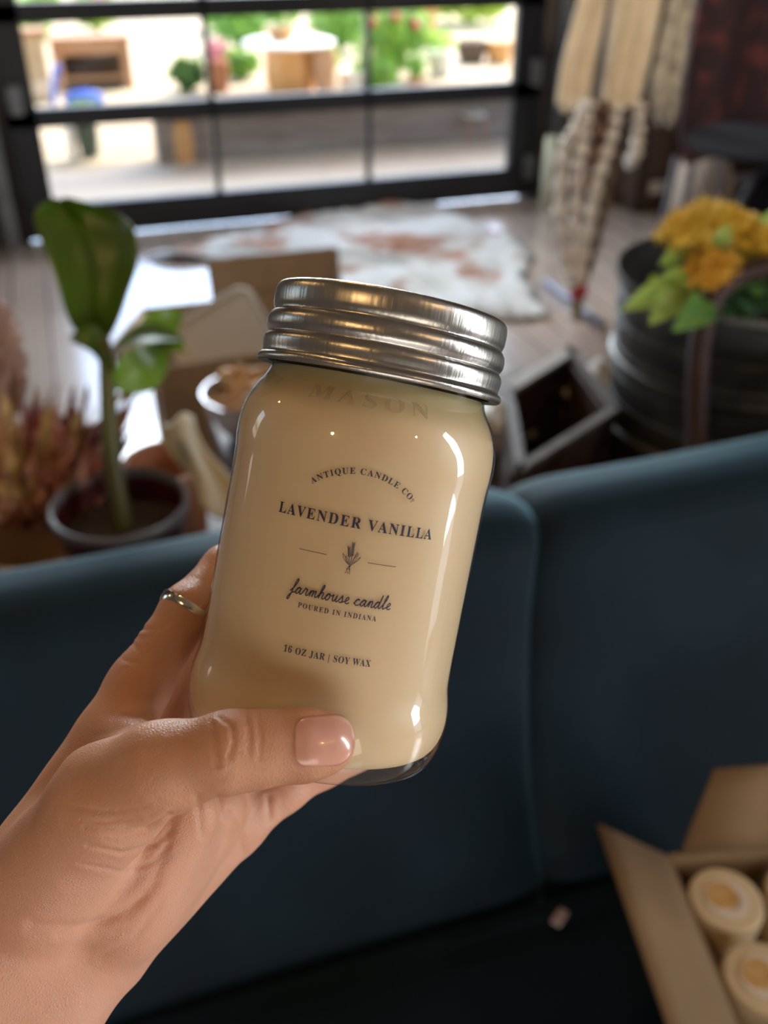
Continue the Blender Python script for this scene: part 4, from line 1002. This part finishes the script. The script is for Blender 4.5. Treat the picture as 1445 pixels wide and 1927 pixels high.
# cursive line
GL = {'a': ([(0, .2), (.45, .85), (.8, .9), (.5, 1.0), (.18, .6), (.2, .12), (.45, 0), (.75, .4), (.92, .95), (.86, .3), (1.0, 0), (1.3, .2)], 1.3),
      'c': ([(0, .2), (.4, .8), (.72, .95), (.8, .8), (.6, 1.0), (.25, .75), (.2, .25), (.5, 0), (.8, .08), (1.05, .2)], 1.05),
      'd': ([(0, .2), (.45, .85), (.8, .9), (.5, 1.0), (.18, .6), (.2, .12), (.45, 0), (.75, .4), (.95, 1.2), (1.0, 2.1), (.88, .4), (1.02, 0), (1.3, .2)], 1.3),
      'e': ([(0, .2), (.5, .45), (.72, .8), (.52, 1.0), (.28, .7), (.3, .2), (.6, 0), (1.0, .2)], 1.0),
      'f': ([(0, .2), (.5, .9), (.85, 1.9), (.7, 2.25), (.5, 1.6), (.35, 0), (.2, -1.0), (-.02, -1.1), (-.05, -.75), (.35, -.1), (.65, .1), (.9, .2)], .9),
      'h': ([(0, .2), (.45, 1.0), (.68, 1.85), (.55, 2.15), (.38, 1.6), (.28, 0), (.45, .7), (.75, 1.0), (.9, .8), (.86, .2), (1.02, 0), (1.3, .2)], 1.3),
      'l': ([(0, .2), (.45, 1.0), (.7, 1.85), (.55, 2.15), (.38, 1.5), (.36, .3), (.52, 0), (.85, .2)], .85),
      'm': ([(0, .2), (.3, .95), (.34, .6), (.28, 0), (.42, .7), (.66, 1.0), (.76, .7), (.72, 0), (.88, .7), (1.12, 1.0), (1.22, .7), (1.2, .2), (1.35, 0), (1.6, .2)], 1.6),
      'n': ([(0, .2), (.3, .95), (.34, .6), (.28, 0), (.42, .7), (.68, 1.0), (.8, .7), (.78, .2), (.93, 0), (1.2, .2)], 1.2),
      'o': ([(0, .2), (.4, .8), (.68, 1.0), (.35, .95), (.15, .5), (.3, .03), (.62, .05), (.82, .5), (.68, .95), (.8, .85), (1.1, .75)], 1.1),
      'r': ([(0, .2), (.3, .95), (.38, 1.15), (.5, .95), (.75, .95), (.68, .3), (.82, 0), (1.1, .2)], 1.1),
      's': ([(0, .2), (.35, .8), (.48, 1.1), (.58, .7), (.7, .3), (.5, .0), (.2, .1), (.5, .02), (.95, .2)], .95),
      'u': ([(0, .75), (.28, 1.0), (.25, .4), (.45, 0), (.72, .3), (.88, 1.0), (.84, .3), (1.0, 0), (1.28, .2)], 1.28)}
s3, t3, w3, _ = line_of((545, 1112), (735, 1141))
def cursive(s, width, xh, s0, t0, wd):
    strokes = []; x = 0; cur = []
    for c in s:
        if c == ' ': strokes.append(cur); cur = []; x += .75; continue
        P, adv = GL[c]; cur += [(x+px_, py_) for px_, py_ in (P if not cur else P[1:])]; x += adv
    strokes.append(cur)
    sx = width/x
    for st_ in strokes:
        P = crom(st_, 6)
        ribbon([(s0+(p[0]+.22*p[1]-x/2)*sx, t0+p[1]*xh) for p in P], wd)
cursive('farmhouse candle', w3*1.0, 1.75, s3, t3-.6, .33)
s4, t4, w4, _ = line_of((560, 1142), (707, 1170)); put_text('POURED IN INDIANA', w4, 1.35, s4, t4, 1.3, .004)
s5, t5, w5, _ = line_of((533, 1224), (696, 1256)); put_text('16 OZ JAR | SOY WAX', w5, 1.75, s5, t5, 1.12, .004)
link('printed_lettering', lab, INK, jar, local=True)
# raised lettering of the glass
v, f = text_flat('MASON', 1.35, -.01, .05)
m0, m1 = px_st(572, 742), px_st(815, 785)
sx = (m1[0]-m0[0])/(v[:, 0].max()-v[:, 0].min())*1.0; emb = MB()
tt0 = 103.6
emb.add([wrap(m0[0]+(p[0]-v[:, 0].min())*sx, tt0+p[1]*5.6, .1+p[2]*7) for p in v], f)
ob = link('raised_lettering', emb, M_jglass, jar, local=True, sharp=80)

# ------------------------------------------------------------------ the hand: one continuous surface from a distance field (camera frame, mm)
def H(px, py, d): return np.array([(px-CX)/FPX*d*1000, -(py-CY)/FPX*d*1000, d*1000], np.float32)
def cone(P, a, ra, b_, rb):
    ba = b_-a; L2 = float(ba@ba); pa = P-a
    h = np.clip((pa@ba)/L2, 0, 1)
    return np.linalg.norm(pa-h[:, None]*ba, axis=1)-(ra+(rb-ra)*h)
def chain(P, pts, k=2.0):
    d = None
    for (a, ra), (b_, rb) in zip(pts[:-1], pts[1:]):
        e = cone(P, a, ra, b_, rb); d = e if d is None else smin(d, e, k)
    return d
def smin(a, b_, k):
    h = np.maximum(k-np.abs(a-b_), 0)/k
    return np.minimum(a, b_)-h*h*k*.25
palm_parts = [
    [(H(95, 1590, .290), 15), (H(262, 1290, .303), 9.2)],
    [(H(140, 1650, .299), 15), (H(335, 1390, .320), 10)],
    [(H(180, 1720, .302), 15), (H(400, 1480, .327), 9.8)],
    [(H(205, 1765, .303), 15), (H(447, 1552, .327), 9.2)],
    [(H(70, 1700, .289), 19), (H(-150, 2020, .272), 22)],
    [(H(130, 1805, .293), 18.5), (H(-40, 2080, .277), 22)],
    [(H(85, 1660, .276), 18), (H(205, 1505, .260), 14), (H(300, 1447, .2505), 10.9)],
    [(H(235, 1720, .291), 13), (H(330, 1600, .300), 11)],
    [(H(225, 1400, .293), 10), (H(300, 1425, .266), 8)],
    [(H(345, 1530, .289), 11), (H(255, 1690, .288), 14)],
    [(H(400, 1520, .312), 11), (H(290, 1665, .300), 11)],
]
thumb = [(H(300, 1447, .2505), 10.9), (H(436, 1414, .2475), 10.0), (H(500, 1408, .249), 9.2), (H(575, 1402, .2505), 9.0), (H(612, 1397, .2515), 7.9)]
index = [(H(262, 1290, .303), 9.2), (H(352, 1148, .312), 8.1), (H(425, 1072, .326), 7.9), (H(540, 1040, .3455), 7.3), (H(640, 1070, .345), 6.6)]
middle = [(H(335, 1390, .320), 9.6), (H(385, 1215, .333), 8.4), (H(470, 1160, .344), 8), (H(570, 1150, .3465), 7.5), (H(660, 1185, .3465), 6.8)]
ringf = [(H(400, 1480, .327), 9.2), (H(450, 1330, .342), 8.2), (H(540, 1275, .3475), 7.7), (H(630, 1280, .348), 7.2), (H(700, 1320, .347), 6.4)]
pinky = [(H(447, 1552, .327), 8.8), (H(535, 1487, .335), 7.2), (H(610, 1445, .342), 6.6), (H(675, 1420, .345), 6.0)]
iMJ = np.array(MJ.inverted()); 
def cam_to_world(P): return CAM+(P[:, :1]*RT+P[:, 1:2]*UP+P[:, 2:3]*FW)*.001
def jar_sdf(P):
    w_ = cam_to_world(P.astype(np.float64)); l = w_@iMJ[:3, :3].T+iMJ[:3, 3]
    r = np.hypot(l[:, 0], l[:, 1])*1000; t_ = l[:, 2]*1000
    pr = np.interp(t_, np.r_[-1, 0, .8, 4, _gz[_k:]], np.r_[33.5, 34.5, 36.2, 38.2, _gr[_k:]])
    return np.maximum(r-pr, np.maximum(-t_, t_-136))
def hand_sdf(P):
    d = None
    for c in palm_parts:
        e = chain(P, c, 8.0); d = e if d is None else smin(d, e, 9.0)
    for c, k in ((thumb, 7.0), (index, 5.0), (middle, 4.0), (ringf, 4.0), (pinky, 4.0)):
        d = smin(d, chain(P, c, 3.5), k)
    return np.maximum(d, -(jar_sdf(P)-.25))
def surface_nets(lo, hi, h):
    n = [int(math.ceil((hi[i]-lo[i])/h))+1 for i in range(3)]
    ax = [lo[i]+h*np.arange(n[i], dtype=np.float32) for i in range(3)]
    V = np.empty(n, np.float32)
    for i in range(n[0]):
        yy, zz = np.meshgrid(ax[1], ax[2], indexing='ij')
        P = np.stack([np.full(yy.size, ax[0][i], np.float32), yy.ravel(), zz.ravel()], 1)
        V[i] = hand_sdf(P).reshape(n[1], n[2])
    S = V < 0
    c = np.zeros([k-1 for k in n], np.int8)
    for dx in (0, 1):
        for dy in (0, 1):
            for dz in (0, 1): c += S[dx:n[0]-1+dx, dy:n[1]-1+dy, dz:n[2]-1+dz]
    act = (c > 0) & (c < 8)
    idx = -np.ones(act.shape, np.int64); I = np.argwhere(act); idx[act] = np.arange(len(I))
    acc = np.zeros((len(I), 3)); cnt = np.zeros(len(I))
    corners = [(dx, dy, dz) for dx in (0, 1) for dy in (0, 1) for dz in (0, 1)]
    for a in corners:
        for b_ in corners:
            if sum(b_)-sum(a) == 1 and all(y >= x for x, y in zip(a, b_)):
                va = V[I[:, 0]+a[0], I[:, 1]+a[1], I[:, 2]+a[2]]; vb = V[I[:, 0]+b_[0], I[:, 1]+b_[1], I[:, 2]+b_[2]]
                m = (va < 0) != (vb < 0); t_ = np.clip(np.where(m, va/np.where(m, va-vb, 1), 0), 0, 1)
                acc += np.where(m[:, None], np.array(a)+(np.array(b_)-np.array(a))*t_[:, None], 0); cnt += m
    P = (I+acc/cnt[:, None])*h+np.array(lo)
    F = []
    for ax_ in range(3):
        d = [0, 0, 0]; d[ax_] = 1
        s0 = S[:n[0]-d[0], :n[1]-d[1], :n[2]-d[2]]; s1 = S[d[0]:, d[1]:, d[2]:]
        E = np.argwhere(s0 != s1); u, v_ = [(1, 2), (2, 0), (0, 1)][ax_]
        ok = (E[:, u] > 0) & (E[:, v_] > 0) & (E[:, u] < n[u]-1) & (E[:, v_] < n[v_]-1); E = E[ok]
        def cell(du, dv):
            q_ = E.copy(); q_[:, u] -= du; q_[:, v_] -= dv; return idx[q_[:, 0], q_[:, 1], q_[:, 2]]
        quad = np.stack([cell(1, 1), cell(0, 1), cell(0, 0), cell(1, 0)], 1)
        flip = ~s0[E[:, 0], E[:, 1], E[:, 2]]
        quad[flip] = quad[flip][:, ::-1]; F.append(quad)
    return P, np.concatenate(F)
def grad(P, e=.4):
    g = np.empty_like(P)
    for i in range(3):
        q_ = P.copy(); q_[:, i] += e; r_ = P.copy(); r_[:, i] -= e
        g[:, i] = hand_sdf(q_)-hand_sdf(r_)
    return g/(np.linalg.norm(g, axis=1, keepdims=True)+1e-9)
HP, HF = surface_nets((-150, -200, 222), (0, -2, 372), .72)
HP = HP.astype(np.float64)
for _ in range(2): HP -= grad(HP)*np.clip(hand_sdf(HP), -.5, .5)[:, None]*.8
HN = grad(HP, 1.2)
# creases pressed into the skin (pixel polylines, width px, depth mm)
def px_of(P): return np.stack([CX+FPX*P[:, 0]/P[:, 2], CY-FPX*P[:, 1]/P[:, 2]], 1)
Q = px_of(HP); face = HN[:, 2] < .05
def dist_poly(Q, poly):
    d = np.full(len(Q), 1e9)
    for a, b_ in zip(poly[:-1], poly[1:]):
        a = np.array(a, float); b_ = np.array(b_, float); ba = b_-a; h = np.clip(((Q-a)@ba)/(ba@ba), 0, 1)
        d = np.minimum(d, np.linalg.norm(Q-a-h[:, None]*ba, axis=1))
    return d
disp = np.zeros(len(HP))
CR = [([(402, 1362), (404, 1400), (410, 1440)], 4.5, .55), ([(412, 1350), (436, 1365), (440, 1395), (432, 1425)], 4, .45), ([(462, 1345), (470, 1380), (468, 1420)], 4, .3), ([(484, 1345), (490, 1385), (488, 1430)], 4, .2),
      ([(160, 1555), (215, 1567), (275, 1558), (318, 1532)], 3.6, .55), ([(165, 1590), (230, 1605), (290, 1590), (325, 1560)], 3.6, .45), ([(150, 1625), (230, 1642), (290, 1622), (318, 1590)], 3.6, .35), ([(140, 1520), (210, 1528), (280, 1518)], 3.4, .25), ([(150, 1545), (200, 1548), (260, 1540)], 3.6, .35),
      ([(325, 1535), (312, 1600), (285, 1670), (240, 1720), (150, 1745), (60, 1740)], 9, .45), ([(270, 1690), (200, 1730), (110, 1760)], 6, .35), ([(300, 1700), (250, 1770), (190, 1800)], 6, .25),
      ([(410, 1500), (420, 1570), (400, 1640)], 6, .35), ([(372, 1500), (380, 1570)], 6, .4), ([(430, 1530), (450, 1570), (455, 1600)], 6, .35),
      ([(270, 1185), (300, 1182), (318, 1172)], 4, .4), ([(262, 1200), (296, 1198)], 4, .3), ([(245, 1205), (262, 1225)], 4, .25), ([(230, 1240), (262, 1250)], 4, .25),
      ([(180, 1385), (225, 1370), (270, 1352)], 6, .35), ([(505, 1500), (508, 1540)], 5, .6)]
for poly, wd, dp in CR:
    d = dist_poly(Q, poly); disp -= np.where(face, dp*np.exp(-(d/wd)**2), 0); disp += np.where(face, .25*dp*np.exp(-((d-2.6*wd)/(1.3*wd))**2), 0)
rgn = np.random.RandomState(3)
nz = np.zeros(len(HP))
for k in range(24):
    w_ = rgn.normal(size=3); w_ /= np.linalg.norm(w_); fq = rgn.uniform(.25, .7)
    nz += np.sin(HP@w_*fq+rgn.uniform(0, 6.28))
disp += nz*.022
near = jar_sdf(HP) < .9
disp[near] = np.minimum(disp[near], 0)
HPd = HP+HN*disp[:, None]
def skin():
    m = mat('skin', (0.50, 0.245, 0.145), 0.45, col2=(0.56, 0.285, 0.18), scale=55, Subsurface_Weight=0.22, Subsurface_Scale=0.006)
    t_ = m.node_tree; p_ = t_.nodes['Principled BSDF']; p_.inputs['Subsurface Radius'].default_value = (1.0, .35, .2)
    p_.inputs['Specular IOR Level'].default_value = .42
    tc = t_.nodes.new('ShaderNodeTexCoord')
    vo = t_.nodes.new('ShaderNodeTexVoronoi'); vo.inputs['Scale'].default_value = 1150; vo.feature = 'DISTANCE_TO_EDGE'
    no = t_.nodes.new('ShaderNodeTexNoise'); no.inputs['Scale'].default_value = 260; no.inputs['Detail'].default_value = 6
    t_.links.new(tc.outputs['Object'], vo.inputs['Vector']); t_.links.new(tc.outputs['Object'], no.inputs['Vector'])
    ad = t_.nodes.new('ShaderNodeMath'); ad.operation = 'ADD'
    t_.links.new(vo.outputs['Distance'], ad.inputs[0]); t_.links.new(no.outputs['Fac'], ad.inputs[1])
    b_ = t_.nodes.new('ShaderNodeBump'); b_.inputs['Strength'].default_value = .5; b_.inputs['Distance'].default_value = .0005
    t_.links.new(ad.outputs[0], b_.inputs['Height']); t_.links.new(b_.outputs[0], p_.inputs['Normal'])
    return m
M_skin = skin()
def palm_tone(m):     # the palm side of the hand is pinker than the tanned back (stored per vertex)
    t_ = m.node_tree; p_ = t_.nodes['Principled BSDF']; src = p_.inputs['Base Color'].links[0].from_socket
    at = t_.nodes.new('ShaderNodeAttribute'); at.attribute_name = 'palm'
    mx = t_.nodes.new('ShaderNodeMix'); mx.data_type = 'RGBA'; mx.inputs[7].default_value = (.57, .30, .21, 1)
    t_.links.new(at.outputs['Fac'], mx.inputs[0]); t_.links.new(src, mx.inputs[6]); t_.links.new(mx.outputs[2], p_.inputs['Base Color'])
palm_tone(M_skin)
hand = MB(); hw = cam_to_world(HPd); hand.add(hw, HF.tolist())
hroot = np.array(cam_to_world(H(60, 1900, .285)[None].astype(float))[0])
ho = thing('person', 'left hand and wrist gripping the candle jar from below, thumb across its front', 'person', tuple(hroot))
hobj = link('hand', hand, M_skin, ho, sharp=180)
hv = np.empty(len(hobj.data.vertices)*3); hobj.data.vertices.foreach_get('co', hv); hv = hv.reshape(-1, 3)+hroot-CAM
hc = np.stack([hv@RT, hv@UP, hv@FW], 1)*1000; hq = px_of(hc)
ptone = np.clip((hq[:, 1]-(1545-.06*hq[:, 0]))/110, 0, 1); ptone = ptone*ptone*(3-2*ptone)
ptone = np.maximum(ptone, np.clip((hc[:, 2]-312)/10, 0, 1)*np.clip((hq[:, 0]-300)/30, 0, 1))
at_ = hobj.data.attributes.new('palm', 'FLOAT', 'POINT'); at_.data.foreach_set('value', ptone.astype(np.float32)*.85)
# thumb nail: a curved plate traced onto the thumb
def trace(Qp, start=225.0):
    d = np.stack([(Qp[:, 0]-CX)/FPX, -(Qp[:, 1]-CY)/FPX, np.ones(len(Qp))], 1); d /= np.linalg.norm(d, axis=1, keepdims=True)
    s = np.full(len(Qp), start)
    for _ in range(60): s += hand_sdf((d*s[:, None]).astype(np.float32))*.9
    P = d*np.clip(s, 225, 290)[:, None]
    for _ in range(6): P -= grad(P, 1.0)*np.clip(hand_sdf(P), -1.5, 1.5)[:, None]*.8
    return P
def nail_mesh():
    nu, nv = 24, 18; uv = []
    for j in range(nv):
        for i in range(nu):
            a = i/(nu-1)*2-1; b_ = j/(nv-1)*2-1
            # squircle: straight cuticle, rounded free edge
            x = 608+a*54; hh = 47*math.sqrt(max(.02, 1-max(0, (a-.30)/.72)**2.3))*math.sqrt(max(.05, 1-max(0, (-a-.62)/.42)**2.2))
            y = 1394+b_*hh+ (a)*-3
            uv.append((x, y))
    P = trace(np.array(uv)); N = grad(P, 1.0)
    A = np.array(uv); a = (A[:, 0]-608)/54
    off = .12+.22*np.clip(a, -1, 1)
    P = P+N*off[:, None]
    w_ = cam_to_world(P)
    return MB().add(w_, [(j*nu+i, j*nu+i+1, (j+1)*nu+i+1, (j+1)*nu+i) for j in range(nv-1) for i in range(nu-1)])
M_nail = mat('finger_nail', (0.60, 0.29, 0.22), 0.25, col2=(0.64, 0.33, 0.26), scale=120, Subsurface_Weight=0.15, Subsurface_Scale=0.003, Coat_Weight=0.4)
no_ = link('thumb_nail', nail_mesh(), M_nail, ho, solid=.0006, sharp=180); no_['label'] = 'short pink thumb nail'

# silver ring on the index finger
ra, rb_ = index[0][0].astype(float), index[1][0].astype(float)
axd = rb_-ra; axd /= np.linalg.norm(axd)
rc = index[1][0].astype(float)+axd*.3
u_ = np.array([-.8, .5, -.6]); u_ -= axd*(u_@axd); u_ /= np.linalg.norm(u_); v_ = np.cross(axd, u_)
mb = MB(); n = 72; vs = []
for k in range(n):
    a = 2*PI*k/n; wdt = 1.5+1.4*max(0, math.cos(a-.9))**2
    for (dr, z) in ((0, -1), (.9, -.85), (1.25, -.4), (1.25, .4), (.9, .85), (0, 1), (-.3, .6), (-.3, -.6)):
        p = rc+(u_*math.cos(a)+v_*math.sin(a))*(8.25+dr)+axd*z*wdt
        vs.append(p)
w_ = cam_to_world(np.array(vs))
mb.add(w_, [(k*8+j, k*8+(j+1) % 8, ((k+1) % n)*8+(j+1) % 8, ((k+1) % n)*8+j) for k in range(n) for j in range(8)])
rg_ = thing('finger_ring', 'silver band ring with engraved dots on the index finger', 'ring', tuple(cam_to_world(rc[None])[0]))
link('band', mb, mat('polished_silver', (0.72, 0.69, 0.64), 0.2, 1.0), rg_)
dots = MB()
for k in range(26):
    a = -.6+k*.13
    for sg in (0,):
        p = rc+(u_*math.cos(a)+v_*math.sin(a))*(8.25+1.18)+axd*(.8+.5*math.cos(k*PI))
        q_ = cam_to_world(p[None])[0]; dots.ball(tuple(q_), .00028, 8, 5)
link('engraving', dots, INK, rg_)

# ------------------------------------------------------------------ warm pendant lamps, the last two added as fill
M_bulb = bpy.data.materials.new('lamp_glow'); M_bulb.use_nodes = True
e_ = M_bulb.node_tree.nodes['Principled BSDF']; e_.inputs['Emission Color'].default_value = (1, .62, .25, 1); e_.inputs['Emission Strength'].default_value = 230
for i, (x, y, z) in enumerate(((-.9, -.5, 2.2), (-1.5, 1.6, 2.3), (1.1, -1.1, 2.35), (.15, 1.15, 2.4))):
    t = thing('pendant_or_fill_lamp', ('warm pendant lamp hanging behind the viewer', 'warm pendant lamp hanging near the left wall', 'warm fill lamp added near the glass side door', 'warm fill lamp added above the sofa back')[i], 'lamp', (x, y, z), 'pendant lamps')
    link('cord', MB().tube([(x, y, z+.12), (x, y, ZC)], .004, 6), M_black, t)
    link('shade', MB().lathe([(.02, z+.13), (.05, z+.12), (.14, z-.02), (.135, z-.02), (.045, z+.11)], (x, y, 0), 32), M_black, t)
    link('bulb', MB().ball((x, y, z+.03), .035, 16, 10), M_bulb, t)

# unseen ceiling spots added to brighten the hanging textiles
for (x, y, tx_, ty_, tz_, e, lab_) in ((1.2, 1.6, 1.95, 3.25, 1.25, 120, 'added ceiling spot lamp brightening the cream shawl'), (2.2, 1.3, 2.3, 3.2, .9, 60, 'added ceiling spot lamp brightening the hanging rug')):
    t = thing('fill_spotlight', lab_, 'lamp', (x, y, ZC), 'added fill spots')
    d_ = Vector((tx_-x, ty_-y, tz_-ZC)).normalized(); p_ = Vector((x, y, ZC-.16))
    link('stem', MB().tube([(x, y, ZC), (x, y, ZC-.14)], .012, 10), M_black, t)
    link('canister', MB().tube([p_-d_*.05, p_+d_*.07, p_+d_*.09], [.035, .04, .045], 20), M_black, t)
    lamp('fill_beam', 'SPOT', tuple(p_+d_*.10), (tx_, ty_, tz_), e, (1.0, .86, .68), spot_size=math.radians(50), spot_blend=.6, shadow_soft_size=.04)
